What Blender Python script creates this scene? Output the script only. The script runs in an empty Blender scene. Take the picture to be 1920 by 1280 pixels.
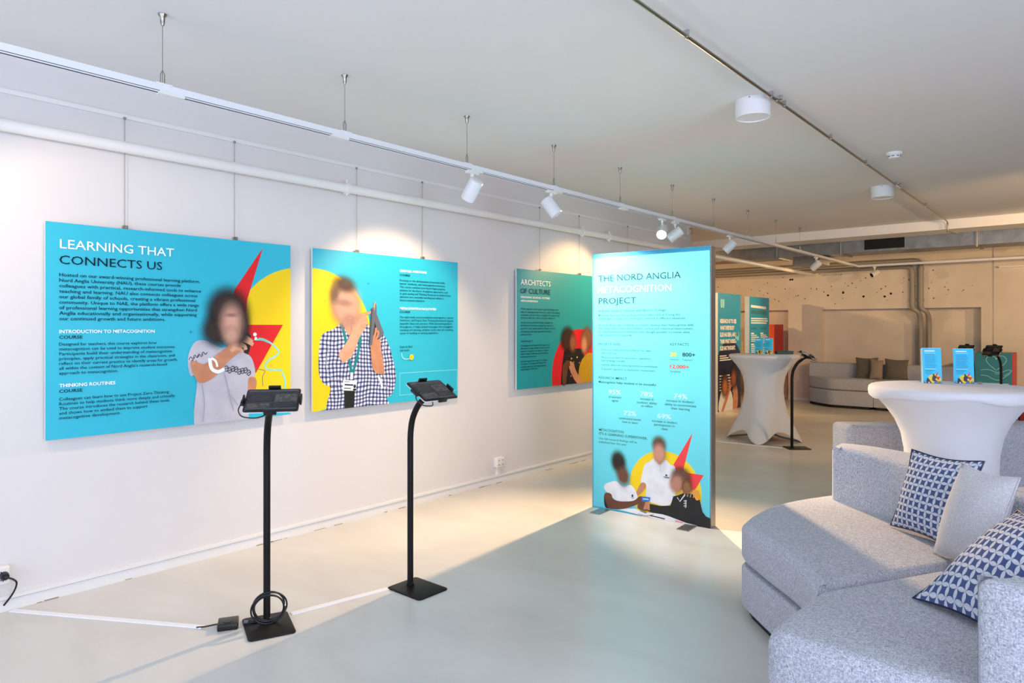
import bpy, bmesh, math, random
from mathutils import Vector, Matrix
from mathutils.geometry import tessellate_polygon
random.seed(7)
S = bpy.context.scene
COL = S.collection
PI = math.pi
R = math.radians

# ------------------------------------------------------------------ camera
cam = bpy.data.cameras.new('camera')
cam.sensor_width = 36.0
cam.lens = 24.0
cam.shift_y = -0.01406
cam.clip_start = 0.05
cam_o = bpy.data.objects.new('camera', cam)
cam_o.location = (4.168, 0.0, 1.425)
cam_o.rotation_euler = (R(90), 0, R(40.57))
COL.objects.link(cam_o)
S.camera = cam_o
S.view_settings.view_transform = 'Standard'
S.view_settings.look = 'None'
S.view_settings.exposure = 0.34
S.view_settings.gamma = 1.0
S.view_settings.use_curve_mapping = False
S.cycles.use_denoising = True
S.cycles.max_bounces = 8
S.cycles.diffuse_bounces = 5
S.cycles.transparent_max_bounces = 24
S.cycles.sample_clamp_indirect = 6.0

# ------------------------------------------------------------------ light
W = bpy.data.worlds.new('daylight')
S.world = W
W.use_nodes = True
W.node_tree.nodes['Background'].inputs[0].default_value = (0.60, 0.74, 1.0, 1)
W.node_tree.nodes['Background'].inputs[1].default_value = 1.2

def area_light(name, loc, rot, sx, sy, power, color):
    l = bpy.data.lights.new(name, 'AREA')
    l.shape = 'RECTANGLE'; l.size = sx; l.size_y = sy
    l.energy = power; l.color = color
    o = bpy.data.objects.new(name, l)
    o.location = loc; o.rotation_euler = rot
    COL.objects.link(o)
    return o

DAY = (0.66, 0.77, 1.0)
# daylight coming in through the windows behind and beside the camera
area_light('window_daylight', (1.75, -2.52, 1.45), (R(104), 0, 0), 2.7, 1.9, 46, DAY)
area_light('window_daylight', (5.35, -2.52, 1.45), (R(104), 0, 0), 2.7, 1.9, 46, DAY)
area_light('window_daylight', (8.02, 0.4, 1.45), (R(104), 0, R(90)), 2.7, 1.9, 165, DAY)

WARM = (1.0, 0.62, 0.28)
SOFTWARM = (1.0, 0.71, 0.44)
def spot_light(loc, direction, power, half=40, blend=0.5, color=WARM, size=0.03):
    l = bpy.data.lights.new('spot_beam', 'SPOT')
    l.energy = power; l.color = color
    l.spot_size = R(2*half); l.spot_blend = blend
    l.shadow_soft_size = size
    o = bpy.data.objects.new('spot_beam', l)
    o.location = loc
    o.rotation_euler = Vector(direction).to_track_quat('-Z', 'Y').to_euler()
    COL.objects.link(o)
    return o

# ------------------------------------------------------------------ materials
M = {}
def lin(c):
    if isinstance(c, str):
        c = tuple(int(c[i:i+2], 16)/255 for i in (0, 2, 4))
    return tuple(x/12.92 if x <= 0.04045 else ((x+0.055)/1.055)**2.4 for x in c) + (1.0,)

def mat(name, c, rough=0.5, metal=0.0, spec=0.5, noise=None, bump=None, emit=None):
    """noise = (scale, second colour, contrast)   bump = (scale, strength)"""
    m = bpy.data.materials.new(name); m.use_nodes = True
    nt = m.node_tree; b = nt.nodes['Principled BSDF']
    b.inputs['Base Color'].default_value = lin(c)
    b.inputs['Roughness'].default_value = rough
    b.inputs['Metallic'].default_value = metal
    b.inputs['Specular IOR Level'].default_value = spec
    if noise or bump:
        tc = nt.nodes.new('ShaderNodeTexCoord')
    if noise:
        n = nt.nodes.new('ShaderNodeTexNoise'); n.inputs['Scale'].default_value = noise[0]
        n.inputs['Detail'].default_value = 4
        nt.links.new(tc.outputs['Object'], n.inputs['Vector'])
        r = nt.nodes.new('ShaderNodeValToRGB')
        k = noise[2] if len(noise) > 2 else 0.2
        r.color_ramp.elements[0].position = 0.5-k; r.color_ramp.elements[1].position = 0.5+k
        r.color_ramp.elements[0].color = lin(c); r.color_ramp.elements[1].color = lin(noise[1])
        nt.links.new(n.outputs['Fac'], r.inputs['Fac'])
        nt.links.new(r.outputs['Color'], b.inputs['Base Color'])
    if bump:
        n2 = nt.nodes.new('ShaderNodeTexNoise'); n2.inputs['Scale'].default_value = bump[0]
        n2.inputs['Detail'].default_value = 5
        nt.links.new(tc.outputs['Object'], n2.inputs['Vector'])
        bp = nt.nodes.new('ShaderNodeBump'); bp.inputs['Strength'].default_value = bump[1]
        bp.inputs['Distance'].default_value = 0.01
        nt.links.new(n2.outputs['Fac'], bp.inputs['Height'])
        nt.links.new(bp.outputs['Normal'], b.inputs['Normal'])
    if emit:
        b.inputs['Emission Color'].default_value = lin(emit[0])
        b.inputs['Emission Strength'].default_value = emit[1]
    M[name] = m
    return m

mat('wall_white', (.868, .852, .846), .75, noise=(1.2, (.853, .835, .828), .3), bump=(60, .04))
mat('ceiling_white', (.90, .895, .89), .8, noise=(.8, (.88, .87, .86), .3), bump=(40, .05))
mat('raw_wall', (.88, .835, .78), .85, noise=(3, (.82, .77, .71), .3), bump=(25, .35))
mat('dark_soffit', (.42, .38, .32), .9, noise=(4, (.30, .27, .22), .3))
mat('white_paint', (.90, .89, .88), .45)
mat('white_metal', (.90, .90, .91), .35)
mat('white_plastic', (.90, .89, .87), .35)
mat('black_metal', (.04, .04, .04), .5, spec=.25, noise=(160, (.06, .055, .055), .2), bump=(350, .08))
mat('black_plastic', (.045, .045, .05), .35)
mat('dark_hole', (.01, .01, .01), .9)
mat('steel', (.62, .60, .55), .28, 1.0)
mat('chrome', (.80, .80, .80), .15, 1.0)
mat('galvanised', (.60, .61, .62), .45, .75, noise=(9, (.48, .48, .48), .3))
mat('grey_pipe', (.58, .56, .53), .5, .1)
mat('board_edge', (.88, .90, .91), .4)
mat('alu', (.66, .65, .65), .35, .9)
mat('teal', (.15, .70, .80), .42, noise=(1.5, (.19, .73, .83), .35))
mat('sky_cloth', (.20, .68, .88), .5, noise=(1.1, (.30, .74, .91), .35))
mat('teal_dark', (.07, .58, .62), .45, noise=(1.3, (.10, .62, .65), .3))
mat('totem_teal', (.04, .58, .76), .45, noise=(1.3, (.07, .61, .78), .3))
mat('counter_teal', (.16, .47, .55), .45)
mat('counter_red', (.80, .16, .10), .45)
mat('orange', (.93, .40, .20), .5)
mat('deep_red', (.62, .04, .05), .5)
mat('yellow', (.96, .82, .05), .42)
mat('amber', (.96, .66, .05), .42)
mat('red', (.88, .10, .14), .42)
mat('coral', (.94, .25, .25), .42)
mat('navy', (.05, .09, .24), .42)
mat('ink', (.02, .12, .21), .6, spec=.15)
mat('ink_white', (.97, .98, .98), .42)
mat('ink_pale', (.55, .86, .90), .42)
mat('skin', (.83, .58, .44), .45, noise=(14, (.72, .46, .33), .35))
mat('skin_light', (.90, .70, .58), .45, noise=(14, (.80, .56, .44), .35))
mat('skin_dark', (.36, .20, .14), .45, noise=(14, (.46, .27, .18), .35))
mat('tee', (.80, .79, .83), .5, noise=(9, (.70, .69, .74), .3))
mat('tee_fold', (.66, .65, .70), .5)
mat('scuff', (.60, .53, .46), .8)
mat('polo', (.94, .94, .95), .5, noise=(12, (.84, .84, .87), .3))
mat('black_shirt', (.07, .07, .08), .5, noise=(18, (.03, .03, .035), .2))
mat('mustard', (.80, .62, .08), .5, noise=(30, (.70, .52, .05), .3))
mat('hair', (.12, .08, .07), .5)
mat('grey_device', (.38, .39, .43), .45)
mat('lanyard', (.05, .50, .52), .45)
mat('phone_blue', (.22, .42, .80), .4)
mat('tube_mint', (.45, .80, .70), .4)
mat('screen', (.11, .115, .13), .22, noise=(3, (.13, .135, .15), .3))
mat('screen_band', (.30, .31, .33), .25)
mat('screen_photo', (.22, .22, .21), .25, noise=(70, (.36, .33, .31), .12))
mat('screen_dark', (.16, .16, .19), .25)
mat('tape_white', (.93, .92, .93), .45)
mat('wood_tree', (.85, .66, .36), .5)
mat('green_box', (.05, .28, .28), .5)
mat('leaflet', (.16, .76, .95), .4)
mat('leaflet_edge', (.75, .92, .97), .4)
mat('sofa_black', (.04, .035, .03), .6)
mat('lamp_white', (.92, .91, .91), .5)
mat('lens_off', (.05, .045, .04), .2)
mat('lens_lit', (1, .95, .85), .3, emit=((1.0, .93, .82), 60.0))
mat('art_orange', (.95, .60, .08), .5, noise=(3.5, (.96, .82, .45), .12))

def floor_mat():
    m = bpy.data.materials.new('polished_floor'); m.use_nodes = True
    nt = m.node_tree; b = nt.nodes['Principled BSDF']
    tc = nt.nodes.new('ShaderNodeTexCoord')
    mp = nt.nodes.new('ShaderNodeMapping'); mp.inputs['Scale'].default_value = (.7, 1.3, 1)
    mp.inputs['Rotation'].default_value = (0, 0, R(25))
    n = nt.nodes.new('ShaderNodeTexNoise'); n.inputs['Scale'].default_value = 1.6
    n.inputs['Detail'].default_value = 7; n.inputs['Roughness'].default_value = .6
    n.inputs['Distortion'].default_value = .6
    r = nt.nodes.new('ShaderNodeValToRGB')
    r.color_ramp.elements[0].position = .3; r.color_ramp.elements[1].position = .72
    r.color_ramp.elements[0].color = lin((.78, .765, .735)); r.color_ramp.elements[1].color = lin((.845, .835, .81))
    nt.links.new(tc.outputs['Object'], mp.inputs['Vector']); nt.links.new(mp.outputs[0], n.inputs['Vector'])
    nt.links.new(n.outputs['Fac'], r.inputs['Fac']); nt.links.new(r.outputs['Color'], b.inputs['Base Color'])
    rr = nt.nodes.new('ShaderNodeMapRange'); rr.inputs['To Min'].default_value = .22; rr.inputs['To Max'].default_value = .42
    nt.links.new(n.outputs['Fac'], rr.inputs['Value']); nt.links.new(rr.outputs[0], b.inputs['Roughness'])
    b.inputs['Specular IOR Level'].default_value = .45
    M['floor'] = m
floor_mat()

def fabric_mat(name, a, b_, scale, k=.14):
    m = bpy.data.materials.new(name); m.use_nodes = True
    nt = m.node_tree; p = nt.nodes['Principled BSDF']
    tc = nt.nodes.new('ShaderNodeTexCoord')
    outs = []
    for sc in ((1, 1, .35), (.35, 1, 1), (1, .35, 1)):
        mp = nt.nodes.new('ShaderNodeMapping'); mp.inputs['Scale'].default_value = sc
        n = nt.nodes.new('ShaderNodeTexNoise'); n.inputs['Scale'].default_value = scale
        n.inputs['Detail'].default_value = 2
        nt.links.new(tc.outputs['Object'], mp.inputs['Vector']); nt.links.new(mp.outputs[0], n.inputs['Vector'])
        outs.append(n.outputs['Fac'])
    a1 = nt.nodes.new('ShaderNodeMath'); a1.operation = 'ADD'
    nt.links.new(outs[0], a1.inputs[0]); nt.links.new(outs[1], a1.inputs[1])
    a2 = nt.nodes.new('ShaderNodeMath'); a2.operation = 'ADD'
    nt.links.new(a1.outputs[0], a2.inputs[0]); nt.links.new(outs[2], a2.inputs[1])
    a3 = nt.nodes.new('ShaderNodeMath'); a3.operation = 'DIVIDE'; a3.inputs[1].default_value = 3
    nt.links.new(a2.outputs[0], a3.inputs[0])
    r = nt.nodes.new('ShaderNodeValToRGB')
    r.color_ramp.elements[0].position = .5-k; r.color_ramp.elements[1].position = .5+k
    r.color_ramp.elements[0].color = lin(a); r.color_ramp.elements[1].color = lin(b_)
    nt.links.new(a3.outputs[0], r.inputs['Fac']); nt.links.new(r.outputs['Color'], p.inputs['Base Color'])
    bp = nt.nodes.new('ShaderNodeBump'); bp.inputs['Strength'].default_value = .25; bp.inputs['Distance'].default_value = .004
    nt.links.new(a3.outputs[0], bp.inputs['Height']); nt.links.new(bp.outputs['Normal'], p.inputs['Normal'])
    p.inputs['Roughness'].default_value = .9
    p.inputs['Specular IOR Level'].default_value = .15
    p.inputs['Sheen Weight'].default_value = .15
    M[name] = m
fabric_mat('sofa_fabric', (.48, .485, .52), (.84, .845, .88), 260, .15)
fabric_mat('pillow_plain', (.66, .655, .66), (.80, .79, .80), 260)
fabric_mat('pillow_grey', (.33, .31, .29), (.47, .44, .41), 200)
fabric_mat('pillow_taupe', (.50, .44, .39), (.62, .56, .51), 200)
fabric_mat('stretch_cloth', (.83, .825, .84), (.87, .865, .875), 300, .3)

def petal_mat(name, dark, light, n=9.0):
    """overlapping circles: pale petals on a dark ground, from the UV map"""
    m = bpy.data.materials.new(name); m.use_nodes = True
    nt = m.node_tree; p = nt.nodes['Principled BSDF']
    uv = nt.nodes.new('ShaderNodeTexCoord')
    sc = nt.nodes.new('ShaderNodeVectorMath'); sc.operation = 'SCALE'; sc.inputs['Scale'].default_value = n
    nt.links.new(uv.outputs['UV'], sc.inputs[0])
    fr = nt.nodes.new('ShaderNodeVectorMath'); fr.operation = 'FRACTION'
    nt.links.new(sc.outputs[0], fr.inputs[0])
    tot = None
    for c in ((0, 0), (1, 0), (0, 1), (1, 1)):
        d = nt.nodes.new('ShaderNodeVectorMath'); d.operation = 'DISTANCE'
        d.inputs[1].default_value = (c[0], c[1], 0)
        nt.links.new(fr.outputs[0], d.inputs[0])
        l = nt.nodes.new('ShaderNodeMath'); l.operation = 'LESS_THAN'; l.inputs[1].default_value = .70
        nt.links.new(d.outputs['Value'], l.inputs[0])
        if tot is None: tot = l.outputs[0]
        else:
            a = nt.nodes.new('ShaderNodeMath'); a.operation = 'ADD'
            nt.links.new(tot, a.inputs[0]); nt.links.new(l.outputs[0], a.inputs[1]); tot = a.outputs[0]
    g = nt.nodes.new('ShaderNodeMath'); g.operation = 'GREATER_THAN'; g.inputs[1].default_value = 1.5
    nt.links.new(tot, g.inputs[0])
    no = nt.nodes.new('ShaderNodeTexNoise'); no.inputs['Scale'].default_value = 60
    nt.links.new(uv.outputs['UV'], no.inputs['Vector'])
    lr = nt.nodes.new('ShaderNodeMixRGB'); lr.inputs[1].default_value = lin(light); lr.inputs[2].default_value = lin(tuple(x*.74 for x in light))
    nt.links.new(no.outputs['Fac'], lr.inputs[0])
    mx = nt.nodes.new('ShaderNodeMixRGB'); mx.inputs[1].default_value = lin(dark)
    nt.links.new(g.outputs[0], mx.inputs[0]); nt.links.new(lr.outputs[0], mx.inputs[2])
    nt.links.new(mx.outputs[0], p.inputs['Base Color'])
    p.inputs['Roughness'].default_value = .9; p.inputs['Specular IOR Level'].default_value = .15
    M[name] = m
petal_mat('pillow_petal', (.28, .34, .50), (.87, .88, .92), 11)
petal_mat('pillow_petal_dark', (.05, .05, .06), (.70, .70, .70), 7)

def plaid_mat():
    m = bpy.data.materials.new('plaid_shirt'); m.use_nodes = True
    nt = m.node_tree; p = nt.nodes['Principled BSDF']
    tc = nt.nodes.new('ShaderNodeTexCoord'); sp = nt.nodes.new('ShaderNodeSeparateXYZ')
    no = nt.nodes.new('ShaderNodeTexNoise'); no.inputs['Scale'].default_value = 3.5
    ad = nt.nodes.new('ShaderNodeVectorMath'); ad.operation = 'MULTIPLY_ADD'
    ad.inputs[1].default_value = (.08, .08, 0)
    nt.links.new(tc.outputs['Object'], no.inputs['Vector'])
    nt.links.new(no.outputs['Color'], ad.inputs[0]); nt.links.new(tc.outputs['Object'], ad.inputs[2])
    nt.links.new(ad.outputs[0], sp.inputs[0])
    cols = []
    for ax in ('X', 'Y'):
        k = nt.nodes.new('ShaderNodeMath'); k.operation = 'MULTIPLY'; k.inputs[1].default_value = 34
        f = nt.nodes.new('ShaderNodeMath'); f.operation = 'FRACT'
        g = nt.nodes.new('ShaderNodeMath'); g.operation = 'LESS_THAN'; g.inputs[1].default_value = .45
        nt.links.new(sp.outputs[ax], k.inputs[0]); nt.links.new(k.outputs[0], f.inputs[0]); nt.links.new(f.outputs[0], g.inputs[0])
        cols.append(g.outputs[0])
    a = nt.nodes.new('ShaderNodeMath'); a.operation = 'ADD'
    nt.links.new(cols[0], a.inputs[0]); nt.links.new(cols[1], a.inputs[1])
    d = nt.nodes.new('ShaderNodeMath'); d.operation = 'MULTIPLY'; d.inputs[1].default_value = .5
    nt.links.new(a.outputs[0], d.inputs[0])
    r = nt.nodes.new('ShaderNodeValToRGB'); r.color_ramp.interpolation = 'CONSTANT'
    r.color_ramp.elements[0].position = 0; r.color_ramp.elements[0].color = lin((.92, .92, .95))
    e = r.color_ramp.elements.new(.4); e.color = lin((.45, .48, .66))
    r.color_ramp.elements[-1].position = .9; r.color_ramp.elements[-1].color = lin((.10, .12, .28))
    nt.links.new(d.outputs[0], r.inputs[0]); nt.links.new(r.outputs[0], p.inputs['Base Color'])
    p.inputs['Roughness'].default_value = .45
    M['plaid_shirt'] = m
plaid_mat()

def soft_mat():
    m = bpy.data.materials.new('soft_print'); m.use_nodes = True
    nt = m.node_tree; p = nt.nodes['Principled BSDF']
    at = nt.nodes.new('ShaderNodeAttribute'); at.attribute_name = 'tone'
    nt.links.new(at.outputs['Color'], p.inputs['Base Color'])
    nt.links.new(at.outputs['Alpha'], p.inputs['Alpha'])
    p.inputs['Roughness'].default_value = .45
    M['soft_print'] = m
soft_mat()

def cloth_print(name, base, see):
    """printed banner cloth: 'sky_cloth' passes light from behind, inks let part of the cloth glow through"""
    m = M[base].copy(); m.name = name
    nt = m.node_tree; p = nt.nodes['Principled BSDF']; out = nt.nodes['Material Output']
    t = nt.nodes.new('ShaderNodeBsdfTranslucent' if see is None else 'ShaderNodeBsdfTransparent')
    t.inputs[0].default_value = lin((.44, .90, 1.0)) if see is None else (1, 1, 1, 1)
    x = nt.nodes.new('ShaderNodeMixShader'); x.inputs[0].default_value = .31 if see is None else see
    nt.links.new(p.outputs[0], x.inputs[1]); nt.links.new(t.outputs[0], x.inputs[2]); nt.links.new(x.outputs[0], out.inputs[0])
    M[name] = m
cloth_print('banner_cloth', 'sky_cloth', None); cloth_print('banner_ink', 'ink', .06); cloth_print('banner_white', 'ink_white', .5)
def glass_mat():
    m = bpy.data.materials.new('clear_glass'); m.use_nodes = True
    nt = m.node_tree; nt.nodes.remove(nt.nodes['Principled BSDF'])
    t = nt.nodes.new('ShaderNodeBsdfTransparent'); g = nt.nodes.new('ShaderNodeBsdfGlossy'); g.inputs['Roughness'].default_value = .03
    x = nt.nodes.new('ShaderNodeMixShader'); x.inputs[0].default_value = .08
    nt.links.new(t.outputs[0], x.inputs[1]); nt.links.new(g.outputs[0], x.inputs[2])
    nt.links.new(x.outputs[0], nt.nodes['Material Output'].inputs[0])
    M['clear_glass'] = m
glass_mat()

# ------------------------------------------------------------------ mesh building
class MB:
    def __init__(s):
        s.v = []; s.f = []; s.mi = []; s.mats = []; s.uv = {}; s.tone = {}
    def m(s, name):
        if name not in s.mats: s.mats.append(name)
        return s.mats.index(name)
    def add(s, vs, fs, mn, uvs=None):
        b = len(s.v); k = s.m(mn)
        s.v += [tuple(p) for p in vs]
        for f in fs:
            s.f.append([b+i for i in f]); s.mi.append(k)
        if uvs:
            for i, q in enumerate(uvs): s.uv[b+i] = q
        return b
    def box(s, x0, x1, y0, y1, z0, z1, mn, mtx=None):
        vs = [Vector((x, y, z)) for z in (z0, z1) for y in (y0, y1) for x in (x0, x1)]
        if mtx: vs = [mtx @ v for v in vs]
        s.add(vs, [(0, 2, 3, 1), (4, 5, 7, 6), (0, 1, 5, 4), (2, 6, 7, 3), (0, 4, 6, 2), (1, 3, 7, 5)], mn)
    def rbox(s, x0, x1, y0, y1, z0, z1, r, mn, mtx=None, seg=3):
        """box with rounded edges"""
        bm = bmesh.new()
        bmesh.ops.create_cube(bm, size=1)
        for v in bm.verts:
            v.co = Vector((x0+(v.co.x+.5)*(x1-x0), y0+(v.co.y+.5)*(y1-y0), z0+(v.co.z+.5)*(z1-z0)))
        bmesh.ops.bevel(bm, geom=bm.edges[:], offset=r, segments=seg, profile=.5, affect='EDGES')
        s.frombm(bm, mn, mtx)
    def frombm(s, bm, mn, mtx=None):
        bm.verts.index_update()
        vs = [(mtx @ v.co) if mtx else v.co.copy() for v in bm.verts]
        s.add(vs, [[v.index for v in f.verts] for f in bm.faces], mn)
        bm.free()
    def tube(s, pts, r, mn, n=12, closed=False, cap=True, rs=None):
        pts = [Vector(p) for p in pts]; L = len(pts)
        rings = []; up = None
        for i, p in enumerate(pts):
            if closed: t = pts[(i+1) % L]-pts[i-1]
            else: t = pts[min(i+1, L-1)]-pts[max(i-1, 0)]
            t.normalize()
            if up is None:
                up = Vector((0, 0, 1)) if abs(t.z) < .9 else Vector((1, 0, 0))
            a = t.cross(up)
            if a.length < 1e-6: a = t.cross(Vector((0, 1, 0)))
            a.normalize(); b = a.cross(t).normalized(); up = b
            rr = rs[i] if rs else r
            rings.append([p+a*(rr*math.cos(2*PI*k/n))+b*(rr*math.sin(2*PI*k/n)) for k in range(n)])
        vs = [q for ring in rings for q in ring]; fs = []
        for i in range(L if closed else L-1):
            j = (i+1) % L
            for k in range(n):
                fs.append((i*n+k, i*n+(k+1) % n, j*n+(k+1) % n, j*n+k))
        if cap and not closed:
            fs.append(tuple(range(n-1, -1, -1))); fs.append(tuple((L-1)*n+k for k in range(n)))
        s.add(vs, fs, mn)
    def cyl(s, a, b, r, mn, n=20, r2=None):
        s.tube([a, b], r, mn, n, rs=[r, r if r2 is None else r2])
    def lathe(s, prof, mn, n=32, mtx=None, cap0=False, cap1=False):
        vs = [Vector((r*math.cos(2*PI*k/n), r*math.sin(2*PI*k/n), z)) for r, z in prof for k in range(n)]
        if mtx: vs = [mtx @ v for v in vs]
        fs = []
        for i in range(len(prof)-1):
            for k in range(n):
                fs.append((i*n+k, i*n+(k+1) % n, (i+1)*n+(k+1) % n, (i+1)*n+k))
        if cap0: fs.append(tuple(range(n-1, -1, -1)))
        if cap1: fs.append(tuple((len(prof)-1)*n+k for k in range(n)))
        s.add(vs, fs, mn)
    def prism(s, poly, z0, z1, mn, bev=0.0, seg=3, mtx=None, bev_bottom=True):
        """plan polygon with height and rounded top / bottom rims"""
        P = [Vector((p[0], p[1])) for p in poly]; n = len(P)
        if sum(P[i-1].x*P[i].y-P[i].x*P[i-1].y for i in range(n)) < 0: P.reverse()
        def inset(d):
            out = []
            for i in range(n):
                a = (P[i]-P[i-1]).normalized(); b = (P[(i+1) % n]-P[i]).normalized()
                na = Vector((-a.y, a.x)); nb = Vector((-b.y, b.x))
                m_ = na+nb; l = max(m_.length_squared, .5)
                out.append(P[i]+m_*(2*d/l))
            return out
        rings = []
        if bev and bev_bottom:
            for k in range(seg): t = PI/2*k/seg; rings.append((bev*(1-math.sin(t)), z0+bev*(1-math.cos(t))))
        rings.append((0, z0+(bev if bev_bottom else 0)))
        rings.append((0, z1-bev))
        if bev:
            for k in range(1, seg+1): t = PI/2*k/seg; rings.append((bev*(1-math.cos(t)), z1-bev*(1-math.sin(t))))
        vs = []; fs = []
        for d, z in rings: vs += [Vector((q.x, q.y, z)) for q in inset(d)]
        for r in range(len(rings)-1):
            for i in range(n):
                j = (i+1) % n; fs.append((r*n+i, r*n+j, (r+1)*n+j, (r+1)*n+i))
        top = (len(rings)-1)*n
        for t in tessellate_polygon([[vs[top+i] for i in range(n)]]):
            a, b, c = (vs[top+k] for k in t)
            if (b-a).cross(c-a).z < 0: t = t[::-1]
            fs.append(tuple(top+k for k in t)); 
        for t in tessellate_polygon([[vs[i] for i in range(n)]]):
            a, b, c = (vs[k] for k in t)
            if (b-a).cross(c-a).z > 0: t = t[::-1]
            fs.append(tuple(t))
        if mtx: vs = [mtx @ v for v in vs]
        s.add(vs, fs, mn)
    def flat(s, pts, z, mn):
        """flat printed shape in the local xy plane"""
        s.add([(p[0], p[1], z) for p in pts], [tuple(range(len(pts)))], mn)
    def stroke(s, pts, w, z, mn):
        pts = [Vector((p[0], p[1], 0)) for p in pts]
        vs = []; fs = []
        for i, p in enumerate(pts):
            t = pts[min(i+1, len(pts)-1)]-pts[max(i-1, 0)]
            t.normalize(); a = Vector((-t.y, t.x, 0))*w*.5
            vs += [(p.x+a.x, p.y+a.y, z), (p.x-a.x, p.y-a.y, z)]
        for i in range(len(pts)-1):
            fs.append((2*i, 2*i+1, 2*i+3, 2*i+2))
        s.add(vs, fs, mn)
    def blob(s, cx, cy, rx, ry, z, c, inner=.45, ang=0, a0=1.0):
        """soft-edged printed oval"""
        n = 36; K = 9; c = lin(c); vs = [(cx, cy, z)]; al = [a0]
        ca, sa = math.cos(R(ang)), math.sin(R(ang))
        for k in range(1, K+1):
            q = k/K
            t = max(0, min(1, (q-inner)/(1-inner)))
            for i in range(n):
                x = rx*q*math.cos(2*PI*i/n); y = ry*q*math.sin(2*PI*i/n)
                vs.append((cx+x*ca-y*sa, cy+x*sa+y*ca, z)); al.append(a0*(1-t*t*(3-2*t)))
        fs = [(0, 1+i, 1+(i+1) % n) for i in range(n)]
        for k in range(K-1):
            for i in range(n):
                a = 1+k*n
                fs.append((a+i, a+n+i, a+n+(i+1) % n, a+(i+1) % n))
        b = s.add(vs, fs, 'soft_print')
        for i, q in enumerate(al): s.tone[b+i] = (c[0], c[1], c[2], q)
    def build(s, name, parent=None, origin=(0, 0, 0), smooth=None):
        me = bpy.data.meshes.new(name)
        o = Vector(origin)
        me.from_pydata([tuple(Vector(p)-o) for p in s.v], [], s.f)
        for n in s.mats: me.materials.append(M[n])
        me.polygons.foreach_set('material_index', s.mi)
        if s.uv:
            ul = me.uv_layers.new(name='UVMap')
            for l in me.loops:
                ul.data[l.index].uv = s.uv.get(l.vertex_index, (0, 0))
        if s.tone:
            at = me.color_attributes.new('tone', 'FLOAT_COLOR', 'POINT')
            for i in range(len(me.vertices)):
                at.data[i].color = s.tone.get(i, (1, 1, 1, 1))
        me.validate()
        if smooth is not None:
            me.polygons.foreach_set('use_smooth', [True]*len(me.polygons))
            me.set_sharp_from_angle(angle=R(smooth))
        ob = bpy.data.objects.new(name, me)
        COL.objects.link(ob)
        if parent: ob.parent = parent
        return ob

def tag(o, label, cat, group=None, kind=None):
    if label: o['label'] = label
    if cat: o['category'] = cat
    if group: o['group'] = group
    if kind: o['kind'] = kind
    return o
def struct(mb, name, smooth=None, origin=(0, 0, 0)):
    o = mb.build(name, None, origin, smooth); o['kind'] = 'structure'
    return o
def thing(name, label, cat, loc=(0, 0, 0), rot=(0, 0, 0), group=None):
    o = bpy.data.objects.new(name, None); COL.objects.link(o)
    o.location = loc; o.rotation_euler = rot; o.empty_display_size = .1
    return tag(o, label, cat, group)
def dup(root, loc, rot, label=None, group=None):
    r = root.copy(); COL.objects.link(r); r.location = loc; r.rotation_euler = rot
    if label: r['label'] = label
    if group: r['group'] = group
    for ch in list(root.children):
        c = ch.copy(); COL.objects.link(c); c.parent = r
        for g in list(ch.children):
            d = g.copy(); COL.objects.link(d); d.parent = c
    return r

def smooth_poly(pts, k=5, closed=True):
    out = []; n = len(pts)
    rng = range(n) if closed else range(n-1)
    for i in rng:
        if closed: p = [pts[(i+j) % n] for j in (-1, 0, 1, 2)]
        else: p = [pts[max(0, i-1)], pts[i], pts[i+1], pts[min(n-1, i+2)]]
        for q in range(k):
            t = q/k
            out.append(tuple(.5*((2*p[1][d])+(-p[0][d]+p[2][d])*t+(2*p[0][d]-5*p[1][d]+4*p[2][d]-p[3][d])*t*t
                       + (-p[0][d]+3*p[1][d]-3*p[2][d]+p[3][d])*t**3) for d in range(len(pts[0]))))
    if not closed: out.append(tuple(pts[-1]))
    return out
def arc(cx, cy, r, a0, a1, n=24):
    return [(cx+r*math.cos(R(a0+(a1-a0)*i/n)), cy+r*math.sin(R(a0+(a1-a0)*i/n))) for i in range(n+1)]
def rrect(x0, x1, y0, y1, r, n=5):
    out = []
    for cx, cy, a in ((x1-r, y0+r, -90), (x1-r, y1-r, 0), (x0+r, y1-r, 90), (x0+r, y0+r, 180)):
        out += arc(cx, cy, r, a, a+90, n)
    return out

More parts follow.
